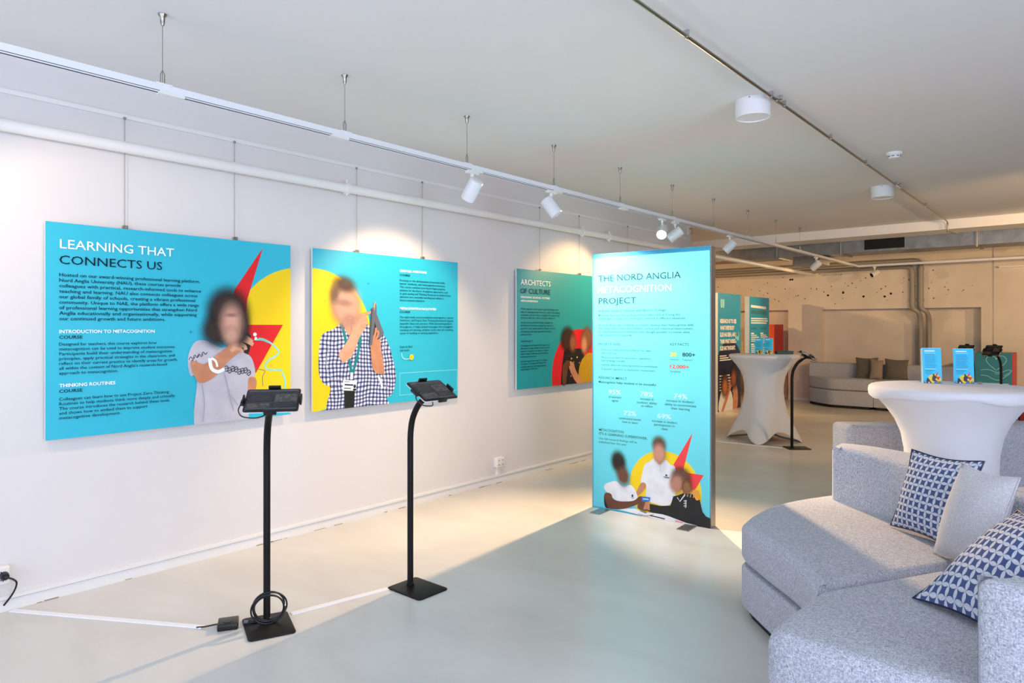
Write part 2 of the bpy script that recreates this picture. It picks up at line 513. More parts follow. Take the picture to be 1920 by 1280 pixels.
# ------------------------------------------------------------------ lettering
_tc = {}
def glyphs(s, weight):
    if (s, weight) in _tc: return _tc[(s, weight)]
    cu = bpy.data.curves.new('lettering', 'FONT'); cu.body = s; cu.size = 1.0
    cu.resolution_u = 2; cu.offset = weight
    ob = bpy.data.objects.new('lettering', cu); COL.objects.link(ob)
    bpy.context.view_layer.update()
    dg = bpy.context.evaluated_depsgraph_get()
    me = bpy.data.meshes.new_from_object(ob.evaluated_get(dg))
    vs = [tuple(v.co) for v in me.vertices]; fs = [tuple(p.vertices) for p in me.polygons]
    bpy.data.objects.remove(ob); bpy.data.curves.remove(cu); bpy.data.meshes.remove(me)
    x0 = min(v[0] for v in vs); x1 = max(v[0] for v in vs)
    _tc[(s, weight)] = (vs, fs, x0, x1)
    return _tc[(s, weight)]
CAP = .729
def text(mb, s, x, y, w, cap, z, mn, weight=0.0, align='L'):
    """one line: left edge x, baseline y, printed width w (None = natural), capital height cap"""
    vs, fs, x0, x1 = glyphs(s, weight)
    k = cap/CAP
    kx = w/(x1-x0) if w else k
    if align == 'C': x = x-(x1-x0)*kx/2
    # keep every face pointing along +z
    out = []
    for f in fs:
        a, b, c = (vs[f[0]], vs[f[1]], vs[f[2]])
        cr = (b[0]-a[0])*(c[1]-a[1])-(b[1]-a[1])*(c[0]-a[0])
        out.append(f if cr >= 0 else tuple(reversed(f)))
    mb.add([(x+(v[0]-x0)*kx, y+v[1]*k, z) for v in vs], out, mn)

# ------------------------------------------------------------------ setting
ZC = 2.825
mb = MB(); mb.box(-4, 8.2, -2.8, 14.3, -.1, 0, 'floor'); struct(mb, 'floor')
mb = MB()
mb.box(0, 8.2, -2.8, 10.45, ZC, ZC+.1, 'ceiling_white')
mb.box(-4, 0, 8.43, 10.45, ZC, ZC+.1, 'ceiling_white')
struct(mb, 'ceiling')
mb = MB(); mb.box(-4, 8.2, 10.45, 10.95, 2.70, 3.3, 'ceiling_white'); struct(mb, 'trim_1')
mb = MB(); mb.box(-4, 8.2, 10.95, 14.3, 3.2, 3.3, 'dark_soffit'); struct(mb, 'ceiling_back')
mb = MB(); mb.box(-.18, 0, -2.8, 8.58, 0, ZC+.02, 'wall_white'); struct(mb, 'wall_left')
mb = MB(); mb.box(-4.1, -4, 8.4, 14.3, 0, 3.3, 'raw_wall'); mb.box(-4, -.18, 8.43, 8.58, 0, ZC, 'wall_white'); struct(mb, 'wall_annex')
mb = MB()
mb.box(-4, 8.2, 14.02, 14.3, 0, 3.3, 'raw_wall')
mb.box(-4, 2.87, 13.8, 14.02, 1.76, 3.3, 'raw_wall')
mb.box(-4, -1.75, 13.8, 14.02, 0, 1.76, 'raw_wall')
mb.box(-.46, .16, 13.8, 14.02, 0, 1.76, 'raw_wall')
mb.box(2.70, 2.87, 13.8, 14.02, 0, 1.76, 'raw_wall')
mb.box(2.87, 8.2, 13.785, 14.02, 0, 3.3, 'raw_wall')
# drill holes and chips in the raw header
for i in range(90):
    x = random.uniform(-2.2, 2.6); z = random.choice([random.uniform(1.85, 2.45), random.uniform(2.0, 2.3)])
    r = random.uniform(.004, .014)
    mb.cyl((x, 13.801, z), (x, 13.7985, z), r, 'dark_soffit', 7)
for x, z in ((-.42, 2.36), (.55, 2.07), (.28, 2.03), (-.38, 2.36), (1.35, 2.03), (1.25, 1.98), (.9, 1.99)):
    mb.cyl((x, 13.801, z), (x, 13.797, z), .02, 'dark_hole', 8)
struct(mb, 'wall_back')
mb = MB()
def holes(mb, fixed, a0, a1, wins, thick, mn):
    """wall along x (fixed='y') or y with window openings"""
    cuts = sorted(wins); p = a0
    def b(u0, u1, z0, z1):
        if fixed[0] == 'y': mb.box(u0, u1, fixed[1]-thick, fixed[1], z0, z1, mn)
        else: mb.box(fixed[1], fixed[1]+thick, u0, u1, z0, z1, mn)
    for w0, w1 in cuts:
        b(p, w0, 0, ZC+.1); b(w0, w1, 0, .5); b(w0, w1, 2.4, ZC+.1); p = w1
    b(p, a1, 0, ZC+.1)
holes(mb, ('y', -2.6), -.18, 8.2, [(.4, 3.1), (4.0, 6.7)], .2, 'wall_white'); struct(mb, 'wall_front')
mb = MB(); holes(mb, ('x', 8.1), -2.6, 10.95, [(-.95, 1.75)], .2, 'wall_white')
mb.box(8.1, 8.3, 10.95, 14.3, 0, 3.3, 'raw_wall'); struct(mb, 'wall_right')
for i, (ax, c, w0, w1) in enumerate((('y', -2.7, .4, 3.1), ('y', -2.7, 4.0, 6.7), ('x', 8.2, -.95, 1.75))):
    fr = MB()
    def b(u0, u1, z0, z1, m_, t=.03):
        if ax == 'y': fr.box(u0, u1, c-t, c+t, z0, z1, m_)
        else: fr.box(c-t, c+t, u0, u1, z0, z1, m_)
    b(w0, w1, .5, .56, 'white_paint'); b(w0, w1, 2.34, 2.4, 'white_paint')
    for u in (w0, (w0+w1)/2-.03, w1-.06): b(u, u+.06, .56, 2.34, 'white_paint')
    o = struct(fr, 'window_%d' % (i+1))
    fr = MB(); b(w0+.06, w1-.06, .56, 2.34, 'clear_glass', .004)
    g = fr.build('pane', o)
# skirting along the left wall with its cap rail and worn lower edge
mb = MB()
mb.box(0, .012, -2.6, 8.58, 0, .056, 'white_paint')
mb.box(0, .020, -2.6, 8.58, .060, .078, 'white_paint')
mb.box(0, .006, -2.6, 8.58, .056, .060, 'dark_soffit')
for i in range(26):
    y = random.uniform(1.0, 7.5); l = random.uniform(.02, .12)
    mb.box(.0115, .0135, y, y+l, 0, random.uniform(.002, .006), 'scuff')
struct(mb, 'baseboard_left')
mb = MB(); mb.box(-.46, .16, 13.788, 13.8, 0, .05, 'white_paint'); mb.box(2.87, 8.1, 13.773, 13.785, 0, .05, 'white_paint'); mb.box(-1.75, -.46, 14.005, 14.02, 0, .05, 'white_paint')
struct(mb, 'baseboard_back')

# ------------------------------------------------------------------ services on walls and ceiling
mb = MB(); mb.box(0, .012, -2.6, 8.56, 2.598, 2.622, 'white_paint')
tag(mb.build('picture_rail'), 'slim white picture rail along the left wall above the white pipe', 'rail')

pipe = thing('heating_pipe', 'white painted pipe running along the left wall below the picture rail', 'pipe', (.075, 3, 2.422))
mb = MB(); mb.cyl((0, -5.6, 0), (0, 10.6, 0), .032, 'white_paint', 24); mb.build('tube', pipe, smooth=40)
for y in (2.955, 5.917, 6.432, 8.3):
    c = MB()
    c.lathe([(.032, -.012), (.042, -.012), (.042, .012), (.032, .012)], 'white_paint', 24, Matrix.Translation((0, y-3, 0)) @ Matrix.Rotation(R(90), 4, 'X'))
    c.cyl((0, y-3, .04), (0, y-3, .062), .008, 'white_paint', 10)
    c.cyl((0, y-3, -.04), (0, y-3, -.055), .008, 'white_paint', 10)
    c.cyl((-.035, y-3, 0), (-.0745, y-3, 0), .008, 'white_paint', 10)
    c.build('pipe_clamp', pipe, smooth=40)

# suspended light track (L shaped)
TZ = 2.470
trk = thing('light_track', 'white suspended light track along the left wall, turning at the far end', 'light track', (1.0, 1.0, TZ))
ORG = (1.0, 1.0, TZ)
mb = MB()
mb.box(.975, 1.008, -2.3, 13.03, TZ+.004, TZ+.037, 'white_metal')
mb.box(1.0, 1.008, -2.3, 13.03, TZ, TZ+.004, 'white_metal'); mb.box(.975, .983, -2.3, 13.03, TZ, TZ+.004, 'white_metal')
mb.box(.983, 1.0, -2.3, 13.03, TZ+.002, TZ+.004, 'dark_hole')
mb.box(1.008, 1.0085, -2.3, 13.03, TZ+.004, TZ+.0065, 'dark_hole')
mb.build('rail', trk, ORG)
mb = MB(); mb.box(.975, 7.9, 12.997, 13.03, TZ+.001, TZ+.036, 'white_metal'); mb.build('cross_rail', trk, ORG)
HANG = [.339, 1.304, 2.279, 3.249, 4.205, 5.167, 6.139, 7.09, 8.051, 9.002, 9.952]
for i, y in enumerate(HANG):
    h = MB()
    h.cyl((.992, y, TZ+.05), (.992, y, ZC-.05), .0016, 'steel', 6)
    h.tube([(.992, y-.009, TZ+.038), (.992, y-.009, TZ+.085), (.992, y, TZ+.105), (.992, y+.009, TZ+.085), (.992, y+.009, TZ+.038)], .0022, 'steel', 6)
    h.box(.972, 1.011, y-.035, y+.035, TZ+.034, TZ+.041, 'white_metal')
    hw = h.build('suspension_wire', trk, ORG)
    c = MB(); c.lathe([(.0, -.052), (.006, -.052), (.010, -.04), (.011, -.014), (.019, -.004), (.019, 0)], 'steel', 14, Matrix.Translation((.992, y, ZC)))
    c.build('ceiling_cup', hw, ORG, smooth=40)
for y in (1.34, 2.24, 3.33, 4.24, 5.22, 6.2):
    c = MB(); c.box(.972, 1.0105, y-.055, y+.055, TZ-.006, TZ+.006, 'white_plastic'); c.build('coupler', trk, ORG)
for x in (2.2, 3.3, 4.4, 5.5):
    h = MB(); h.cyl((x, 13.013, TZ+.036), (x, 13.013, 3.2), .0016, 'steel', 6); h.build('suspension_wire', trk, ORG)

def make_spot(direction, lens):
    """track spotlight: local origin on the underside of the track"""
    d = Vector(direction).normalized()
    out = []
    a = MB(); a.rbox(-.016, .016, -.055, .055, -.022, -.0002, .004, 'white_plastic')
    a.cyl((0, 0, -.02), (0, 0, -.04), .014, 'white_plastic', 16); a.cyl((-.013, 0, -.028), (-.0155, 0, -.028), .004, 'dark_hole', 8)
    out.append((a, 'adapter'))
    c0 = Vector((0, 0, -.125))
    j = c0-d*.05
    b = MB(); b.tube([(0, 0, -.038), (0, 0, -.055), tuple(j*.5+Vector((0, 0, -.03))), tuple(j)], .0085, 'white_plastic', 10)
    out.append((b, 'arm'))
    mt = Matrix.Translation(c0) @ d.to_track_quat('Z', 'Y').to_matrix().to_4x4()
    h = MB(); h.lathe([(.0, -.075), (.040, -.075), (.046, -.072), (.049, -.066), (.049, .073), (.046, .076), (.044, .076), (.042, .060), (.0, .058)], 'white_metal', 32, mt)
    for q in range(3):
        h.lathe([(.0495, -.02-q*.008), (.0495, -.018-q*.008)], 'white_metal', 32, mt)
    out.append((h, 'lamp_head'))
    l = MB(); l.lathe([(.0, .0605), (.041, .0605)], lens, 32, mt); out.append((l, 'lens'))
    return out, c0+d*.082
def spot(y, direction, label, lens='lens_off', power=0, half=40, blend=.5, x=.992, rz=0, size=.03, color=WARM):
    t = thing('track_spotlight', label, 'spotlight', (x, y, TZ), (0, 0, rz), 'track spotlights')
    parts, tip = make_spot(direction, lens)
    for m_, n in parts: m_.build(n, t, smooth=35)
    if power:
        p = Matrix.Rotation(rz, 4, 'Z') @ tip
        spot_light((x+p.x, y+p.y, TZ+p.z), Matrix.Rotation(rz, 4, 'Z') @ Vector(direction), power, half, blend, color, size)
    return t
SPOT_P = 64
spot(.40, (-.72, .75, -.62), 'white track spotlight at the near left end of the light track, out of frame', 'lens_lit', 22, 42, color=SOFTWARM)
spot(3.30, (-.62, .06, -.72), 'white spotlight nearest the camera on the track, turned toward the checked shirt poster', 'lens_lit', SPOT_P*.9, 46, color=SOFTWARM)
spot(4.17, (.57, .33, -.92), 'white track spotlight in front of the banner, dark lens tilted toward the room', 'lens_off', 170, 33, .6, color=(1, .86, .72))
spot(5.933, (.52, -1.3, -.88), 'lit spotlight glaring above the top edge of the upright banner', 'lens_lit', 580, 47, .95, color=(1, .64, .33))
spot(6.20, (-.80, -.32, -.62), 'white spotlight just behind the glaring lamp above the banner', 'lens_lit', SPOT_P, 40)
spot(7.53, (-.80, -.25, -.80), 'white spotlight right of the banner top, tilted down to the left', 'lens_lit', SPOT_P, 40)
spot(10.68, (-.85, .35, -.62), 'white spotlight near the far corner of the track, below the duct', 'lens_lit', SPOT_P, 42)
t = spot(13.013, (-.5, -.72, -.40), 'pale spotlight hanging from the cross track before the raw back wall', 'lens_off', SPOT_P, 45, x=1.26)
# added track, unseen on the right; its spots warm the far end
trk2 = thing('light_track', 'white suspended light track on the right side of the room', 'light track', (5.6, 6, TZ))
mb = MB(); mb.box(5.584, 5.617, 2, 12.5, TZ, TZ+.036, 'white_metal'); mb.build('rail', trk2, (5.6, 6, TZ))
for y in (2.5, 5.5, 8.5, 12):
    h = MB(); h.cyl((5.6, y, TZ+.03), (5.6, y, ZC if y < 10 else 3.2), .0016, 'steel', 6); h.build('suspension_wire', trk2, (5.6, 6, TZ))
for y, d, p, h_ in ((6.5, (-7.1, 7.3, -.7), 260, 26), (7.6, (-4.6, 1.0, -1.7), 190, 22), (9.0, (-4.6, 4.8, -.6), 240, 34), (10.1, (-.4, .1, -.9), 75, 55), (11.3, (-3.1, 2.5, -.5), 130, 45)):
    spot(y, d, '%s white spotlight along the right-hand track outside the picture' % {6.5: 'nearest', 7.6: 'second', 9.0: 'third', 10.1: 'fourth', 11.3: 'farthest'}[y], 'lens_lit', p, h_, .8, x=5.6)
# short track added out of sight to give the side room its orange glow
trk3 = thing('light_track', 'short white light track in the side room behind the left wall', 'light track', (-2.0, 9.8, TZ))
mb = MB(); mb.box(-2.017, -1.983, 9.2, 10.4, TZ, TZ+.036, 'white_metal'); mb.build('rail', trk3, (-2.0, 9.8, TZ))
for y in (9.3, 10.3):
    h = MB(); h.cyl((-2, y, TZ+.03), (-2, y, ZC), .0016, 'steel', 6); h.build('suspension_wire', trk3, (-2.0, 9.8, TZ))
t = spot(10.0, (.25, .9, -.35), 'white spotlight in the side room, hidden by the left wall', 'lens_lit', 150, 60, .6, x=-2.0)

# ceiling conduit with clamps
cd = thing('ceiling_conduit', 'thin metal conduit crossing the ceiling diagonally in view, with clamps', 'conduit', (2.70, 5, ZC))
mb = MB(); mb.tube([(2.70, -2.6, 2.795), (2.70, 10.30, 2.795), (2.70, 10.38, 2.79), (2.70, 10.41, 2.76), (2.70, 10.41, 2.66)], .009, 'steel', 12); mb.build('tube', cd, (2.70, 5, ZC), 40)
mb = MB(); mb.cyl((2.7, 10.41, 2.67), (2.86, 10.36, 2.60), .009, 'chrome', 10); mb.build('end_piece', cd, (2.70, 5, ZC), 40)
for y in (.9, 2.98, 4.08, 4.30, 5.27, 6.27, 7.40, 7.56, 8.9):
    c = MB(); c.box(2.688, 2.712, y-.006, y+.006, 2.795, ZC, 'chrome'); c.cyl((2.70, y-.008, 2.795), (2.70, y+.008, 2.795), .0125, 'chrome', 12)
    c.build('clamp', cd, (2.70, 5, ZC), 40)
for y in (4.19, 7.48):
    c = MB(); c.cyl((2.70, y-.03, 2.795), (2.70, y+.03, 2.795), .013, 'chrome', 14); c.cyl((2.72, y, 2.80), (2.72, y, ZC), .010, 'chrome', 10)
    c.build('joint', cd, (2.70, 5, ZC), 40)

def ceiling_lamp(x, y, label):
    t = thing('ceiling_lamp', label, 'ceiling lamp', (x, y, ZC), group='round ceiling lamps')
    mb = MB(); mb.lathe([(.100, 0), (.103, -.004), (.103, -.108), (.100, -.112), (.096, -.112), (.096, -.100)], 'lamp_white', 48); mb.build('housing', t, smooth=35)
    mb = MB(); mb.lathe([(.0, -.106), (.097, -.106)], 'lamp_white', 48); mb.build('diffuser', t)
    for a in (40, 160, 280):
        mb = MB(); mb.cyl((.102*math.cos(R(a)), .102*math.sin(R(a)), -.012), (.106*math.cos(R(a)), .106*math.sin(R(a)), -.012), .004, 'grey_pipe', 8); mb.build('screw', t)
ceiling_lamp(2.56, 4.16, 'large white drum lamp on the ceiling, nearest the camera beside the conduit')
ceiling_lamp(2.545, 7.58, 'smaller-looking white drum lamp farther along the ceiling conduit')
sm = thing('smoke_detector', 'small white smoke detector on the ceiling right of the conduit', 'smoke detector', (2.935, 6.16, ZC))
mb = MB(); mb.lathe([(.058, 0), (.058, -.016), (.054, -.020), (.044, -.021), (.044, -.026)], 'lamp_white', 36); mb.build('base', sm, smooth=35)
mb = MB(); mb.lathe([(.040, -.022), (.044, -.028), (.044, -.034), (.036, -.046), (.0, -.049)], 'lamp_white', 36); mb.build('sensor_head', sm, smooth=50)
mb = MB()
for k in range(8):
    a = 45*k; mb.box(.0425, .0448, -.010, .010, -.034, -.029, 'dark_hole', Matrix.Rotation(R(a), 4, 'Z'))
mb.build('vent_slot', sm)

# bracket at the end of the left wall, just under the track
br = thing('cable_bracket', 'small white hook bracket at the far end of the left wall under the track', 'bracket', (0, 8.519, 2.72))
mb = MB(); mb.box(0, .012, -.035, .035, -.06, .06, 'white_plastic'); mb.tube([(.01, 0, .03), (.05, 0, .02), (.055, 0, -.03), (.03, 0, -.045)], .008, 'grey_pipe', 8); mb.build('hook_plate', br)

# ventilation duct below the far soffit
dt = thing('ventilation_duct', 'galvanised rectangular duct under the far ceiling with a dark grille', 'duct', (2.5, 11.3, 2.6))
O = (2.5, 11.3, 2.6)
mb = MB(); mb.box(-2.2, 7.9, 11.02, 11.55, 2.53, 2.76, 'galvanised'); mb.build('duct_body', dt, O)
for x in (.30, 1.25, 2.95, 4.2):
    c = MB(); c.box(x-.02, x+.02, 11.0, 11.57, 2.515, 2.775, 'galvanised'); c.cyl((x, 11.0, 2.5), (x, 11.0, 3.2), .006, 'steel', 8); c.build('flange', dt, O)
mb = MB(); mb.box(1.55, 2.12, 11.0, 11.02, 2.535, 2.745, 'galvanised'); g = mb.build('grille_frame', dt, O)
mb = MB(); mb.box(1.575, 2.095, 10.995, 11.0, 2.56, 2.72, 'dark_hole')
for k in range(7): mb.box(1.575, 2.095, 10.992, 10.996, 2.575+k*.021, 2.58+k*.021, 'black_plastic')
mb.build('grille', g, O)
mb = MB(); mb.prism([(10.98, 2.40), (11.5, 2.40), (11.55, 2.53), (11.02, 2.53)], .55, .95, 'galvanised', mtx=Matrix(((0, 0, 1, 0), (1, 0, 0, 0), (0, 1, 0, 0), (0, 0, 0, 1)))); mb.build('branch_box', dt, O)
tray = thing('cable_tray', 'dark cable tray running below the raw ceiling behind the duct', 'cable tray', (2.5, 12.6, 2.75))
mb = MB(); mb.box(-3.9, 7.9, 12.3, 12.9, 2.72, 2.74, 'dark_soffit'); mb.box(-3.9, 7.9, 12.28, 12.3, 2.70, 2.80, 'dark_soffit'); mb.build('tray', tray, (2.5, 12.6, 2.75))
for k in range(5):
    c = MB(); c.tube([(x, 12.35+.1*k+random.uniform(-.02, .02), 2.765) for x in (-3.9, -1, 2, 5, 7.9)], .018, 'black_plastic', 8); c.build('cable', tray, (2.5, 12.6, 2.75), 40)
for x in (-3, -1, 1, 3, 5, 7):
    c = MB(); c.box(x-.015, x+.015, 12.3, 12.9, 2.70, 2.72, 'galvanised'); c.cyl((x, 12.29, 2.70), (x, 12.29, 3.2), .008, 'steel', 8); c.build('tray_hanger', tray, (2.5, 12.6, 2.75))

# grey pipes on the back wall
for (z, xe, r, lab) in ((2.60, 1.83, .042, 'upper grey pipe along the top of the raw back wall, dropping down beside its twin'), (2.50, 1.70, .042, 'lower grey pipe along the raw back wall, dropping down on the left of its twin')):
    p = thing('drain_pipe', lab, 'pipe', (xe, 13.74, 1.7), group='grey pipes on the back wall')
    OO = (xe, 13.74, 1.7); yy = 13.748
    mb = MB(); mb.tube([(-3.95, yy, z), (xe-.12, yy, z), (xe-.06, yy, z-.01), (xe-.01, yy, z-.05), (xe, yy, z-.12), (xe, yy, 1.80), (xe+.02, yy, 1.74), (xe+.08, yy+.01, 1.70), (xe+.10, yy+.06, 1.64), (xe+.10, yy+.12, 1.56), (xe+.10, yy+.14, 1.45), (xe+.10, yy+.14, .0)], r, 'grey_pipe', 18)
    mb.build('tube', p, OO, 50)
    for q in ((xe, 2.45, z-.16), (xe, 1.9, 1.9)):
        c = MB(); c.lathe([(r, -.02), (r+.01, -.02), (r+.01, .02), (r, .02)], 'grey_pipe', 18, Matrix.Translation((xe, yy, q[2]))); c.build('pipe_clamp', p, OO, 40)
mb = MB(); mb.box(2.95, 4.6, 13.70, 13.785, 2.40, 2.425, 'white_paint'); tag(mb.build('wall_ledge'), 'thin white rail high on the far right wall', 'rail')

# sockets and plug on the left wall
def socket_box(y, z, label, holes_=True, w=.12):
    t = thing('socket_box', label, 'power socket', (0, y, z))
    mb = MB(); mb.rbox(0, .045, -w/2, w/2, -.045, .045, .006, 'white_plastic'); mb.build('housing', t, smooth=40)
    mb = MB(); mb.box(0, .022, -.018, .018, .078-z, -.045, 'white_plastic'); mb.build('cable_channel', t)
    if holes_:
        mb = MB()
        for cy in (-w/4, w/4):
            for dz in (-.02, .02):
                for q in (-.008, 0, .008): mb.cyl((.0449, cy+q, dz+abs(q)*-.6), (.0465, cy+q, dz+abs(q)*-.6), .003, 'dark_hole', 8)
        mb.build('contact_holes', t)
    return t
socket_box(.885, .190, 'white wall socket box at the left picture edge with a black plug', True, .15)
socket_box(4.66, .195, 'white wall socket box low on the wall left of the upright banner', True, .10)
pl = thing('power_plug', 'black plug in the left socket with its cord hanging to the skirting', 'plug', (.045, .935, .190))
mb = MB(); mb.cyl((0, 0, 0), (.022, 0, 0), .021, 'black_plastic', 18, .018); mb.cyl((.022, 0, 0), (.034, .012, -.006), .009, 'black_plastic', 12, .006); mb.build('plug_body', pl, smooth=40)
mb = MB(); mb.tube(smooth_poly([(.030, .010, -.006), (.034, .03, -.018), (.03, .045, -.04), (.02, .04, -.075), (.0, .025, -.115), (-.025, .005, -.155)], 5, False), .0045, 'black_plastic', 8); mb.build('cord', pl, smooth=60)

# ------------------------------------------------------------------ wall posters
WALLROT = (R(90), 0, R(90))
BOARD_X = .045
def poster(name, label, y0, y1, z0, z1, base='teal'):
    """flat board hanging in front of the left wall; local x = along the wall, y = up, z = towards the room"""
    t = thing(name, label, 'poster', (BOARD_X, y0, z0), WALLROT, 'large posters hanging on the left wall')
    mb = MB(); mb.box(0, y1-y0, 0, z1-z0, -.012, -.0005, 'board_edge'); mb.build('board', t)
    return t
class Art(MB):
    """printed shapes stacked in thin layers"""
    def __init__(s, ox, oy):
        super().__init__(); s.ox = ox; s.oy = oy; s.z = 0.0
    def lay(s): s.z += .00022; return s.z
    def sh(s, pts): return [(p[0]-s.ox, p[1]-s.oy) for p in pts]
    def poly(s, pts, mn, sm=0):
        q = s.sh(pts)
        if sm: q = smooth_poly(q, sm)
        s.flat(q, s.lay(), mn)
    def line(s, pts, w, mn, sm=4):
        q = s.sh(pts)
        if sm: q = smooth_poly(q, sm, False)
        s.stroke(q, w, s.lay(), mn)
    def oval(s, cx, cy, rx, ry, c, inner=.45, ang=0, a0=1.0): s.blob(cx-s.ox, cy-s.oy, rx, ry, s.lay(), c, inner, ang, a0)
    def plus(s, x, y, r, mn='ink'):
        s.line([(x-r, y), (x+r, y)], r*.14, mn, 0); s.line([(x, y-r), (x, y+r)], r*.14, mn, 0)
    def t(s, str_, x, y, w, cap, mn='ink', weight=0.0, align='L', z=.006): text(s, str_, x-s.ox, y-s.oy, w, cap, z, mn, weight, align)
def clip_poly(pts, x0, x1, y0, y1):
    def cl(p, ins, inter):
        out = []
        for i in range(len(p)):
            a, b = p[i-1], p[i]
            if ins(b):
                if not ins(a): out.append(inter(a, b))
                out.append(b)
            elif ins(a): out.append(inter(a, b))
        return out
    def ix(v): return lambda a, b: (v, a[1]+(b[1]-a[1])*(v-a[0])/(b[0]-a[0]))
    def iy(v): return lambda a, b: (a[0]+(b[0]-a[0])*(v-a[1])/(b[1]-a[1]), v)
    pts = cl(pts, lambda p: p[0] >= x0, ix(x0)); pts = cl(pts, lambda p: p[0] <= x1, ix(x1))
    pts = cl(pts, lambda p: p[1] >= y0, iy(y0)); pts = cl(pts, lambda p: p[1] <= y1, iy(y1))
    return pts

# --- poster 1
Y0, Y1, Z0, Z1 = 1.110, 2.522, .838, 1.973
P1 = poster('wall_poster', 'leftmost teal wall poster with a woman in a grey tee over yellow and red shapes', Y0, Y1, Z0, Z1)
a = Art(Y0, Z0)
a.poly([(Y0, Z0), (Y1, Z0), (Y1, Z1), (Y0, Z1)], 'teal')
a.poly(clip_poly(arc(2.60, 1.335, .492, 0, 360, 72)[:-1], Y0, Y1, Z0, Z1), 'yellow')
a.poly([(2.322, 1.942), (2.128, 1.66), (2.10, 1.44), (2.20, 1.44), (2.213, 1.60)], 'red')
a.poly([(2.10, 1.44), (2.466, 1.44), (2.272, 1.128), (2.10, 1.20)], 'red')
# thin cord and tube
a.line([(2.20, 1.20), (2.273, 1.158), (2.335, 1.14), (2.318, 1.10), (2.32, 1.04)], .004, 'grey_device')
a.line([(2.261, 1.345), (2.322, 1.341), (2.38, 1.317), (2.435, 1.254), (2.355, 1.203), (2.339, 1.158), (2.40, 1.142), (2.448, 1.138), (2.482, 1.066), (2.473, 1.00)], .011, 'ink_pale')
a.line([(2.29, 1.348), (2.32, 1.345), (2.36, 1.328)], .016, 'tube_mint')
# far arm
a.poly([(2.20, 1.11), (2.265, 1.101), (2.276, 1.048), (2.25, .96), (2.26, .929), (2.233, .895), (2.20, .95)], 'skin', 4)
# dark curls below the hair
a.poly([(2.10, 1.36), (2.225, 1.385), (2.232, 1.30), (2.215, 1.25), (2.17, 1.235), (2.10, 1.27)], 'hair', 4)
# tee shirt
a.poly(clip_poly(smooth_poly([(1.845, 1.275), (1.885, 1.338), (1.95, 1.342), (2.034, 1.30), (2.086, 1.30), (2.19, 1.262), (2.245, 1.222), (2.268, 1.112), (2.218, 1.086), (2.222, .86), (2.19, .80), (1.893, .80), (1.892, 1.108), (1.853, 1.135), (1.838, 1.20)], 5), Y0, Y1, Z0, Z1), 'tee')
for (x, z) in ((1.86, 1.235), (1.885, 1.245), (1.91, 1.25), (1.87, 1.215), (1.935, 1.262)):
    a.line([(x-.016, z-.006), (x-.006, z+.012), (x+.008, z-.004), (x+.018, z+.01)], .004, 'black_shirt')
for k in range(8):
    x = 2.075+k*.021; z = 1.165-.008*math.sin(k*1.9)-k*.004
    a.line([(x-.012, z+.012), (x+.004, z+.018), (x+.012, z), (x, z-.016), (x-.012, z-.004), (x+.01, z+.006)], .0045, 'black_shirt')
for p in ([(2.06, 1.14), (2.09, 1.02), (2.12, .90)], [(1.92, 1.08), (1.935, .96), (1.925, .85)], [(2.10, 1.0), (2.15, .93)]): a.line(p, .006, 'tee_fold')
# raised forearm, hand with fingers, wrist band
a.poly([(1.852, 1.215), (1.862, 1.165), (1.893, 1.10), (1.93, 1.088), (1.975, 1.105), (2.034, 1.150), (2.086, 1.213), (2.13, 1.244), (2.16, 1.27), (2.185, 1.31), (2.17, 1.345), (2.13, 1.36), (2.095, 1.335), (2.071, 1.294), (2.012, 1.255), (1.976, 1.225), (1.93, 1.20), (1.88, 1.22)], 'skin', 5)
for fp, w in (([(2.10, 1.33), (2.145, 1.366), (2.20, 1.36), (2.245, 1.328)], .026), ([(2.11, 1.315), (2.155, 1.345), (2.205, 1.335), (2.252, 1.312)], .024), ([(2.11, 1.295), (2.15, 1.318), (2.19, 1.305), (2.20, 1.28)], .024), ([(2.10, 1.275), (2.14, 1.292), (2.17, 1.28), (2.178, 1.262)], .022), ([(2.09, 1.34), (2.12, 1.372), (2.17, 1.374), (2.21, 1.35)], .020)):
    a.line(fp, w, 'skin_light', 5)
a.line([(1.968, 1.235), (1.972, 1.195), (1.985, 1.165), (2.02, 1.150), (2.06, 1.165)], .022, 'ink_white')
a.line([(1.978, 1.235), (2.005, 1.215), (2.015, 1.18)], .014, 'ink_white')
a.oval(2.262, 1.378, .013, .013, (.97, .97, .97), .85); a.oval(2.268, 1.352, .010, .012, (.92, .92, .90), .8)
# softened head: dark hair and pale face
a.oval(2.085, 1.51, .18, .21, (.17, .12, .11), .45); a.oval(2.02, 1.40, .14, .135, (.18, .13, .12), .30); a.oval(2.17, 1.42, .08, .16, (.19, .14, .13), .3)
a.oval(2.105, 1.455, .105, .165, (.84, .64, .56), .15); a.oval(2.105, 1.375, .075, .085, (.86, .67, .58), .2, a0=.8); a.oval(2.105, 1.50, .06, .02, (.55, .40, .36), .1, a0=.5)
a.plus(1.852, 1.396, .012)
a.t('LEARNING THAT', 1.174, 1.838, .581, .050, 'ink_white', .004)
a.t('CONNECTS US', 1.172, 1.756, .517, .048, 'ink', .0)
B1 = [('Hosted on our award-winning professional learning platform,', .737), ('Nord Anglia University (NAU), these courses provide', .623), ('colleagues with practical, research-informed tools to enhance', .744), ('teaching and learning. NAU also connects colleagues across', .723), ('our global family of schools, creating a vibrant professional', .708), ('community. Unique to NAE, the platform offers a wide range', .731), ('of professional learning opportunities that strengthen Nord', .719), ('Anglia educationally and organisationally, while supporting', .717), ('our continued growth and future ambitions.', .535)]
for i, (s_, w_) in enumerate(B1): a.t(s_, 1.171, 1.691-i*.0287, w_, .0185, 'ink', .008)
a.t('INTRODUCTION TO METACOGNITION', 1.171, 1.393, .476, .0185, 'ink_white', .018)
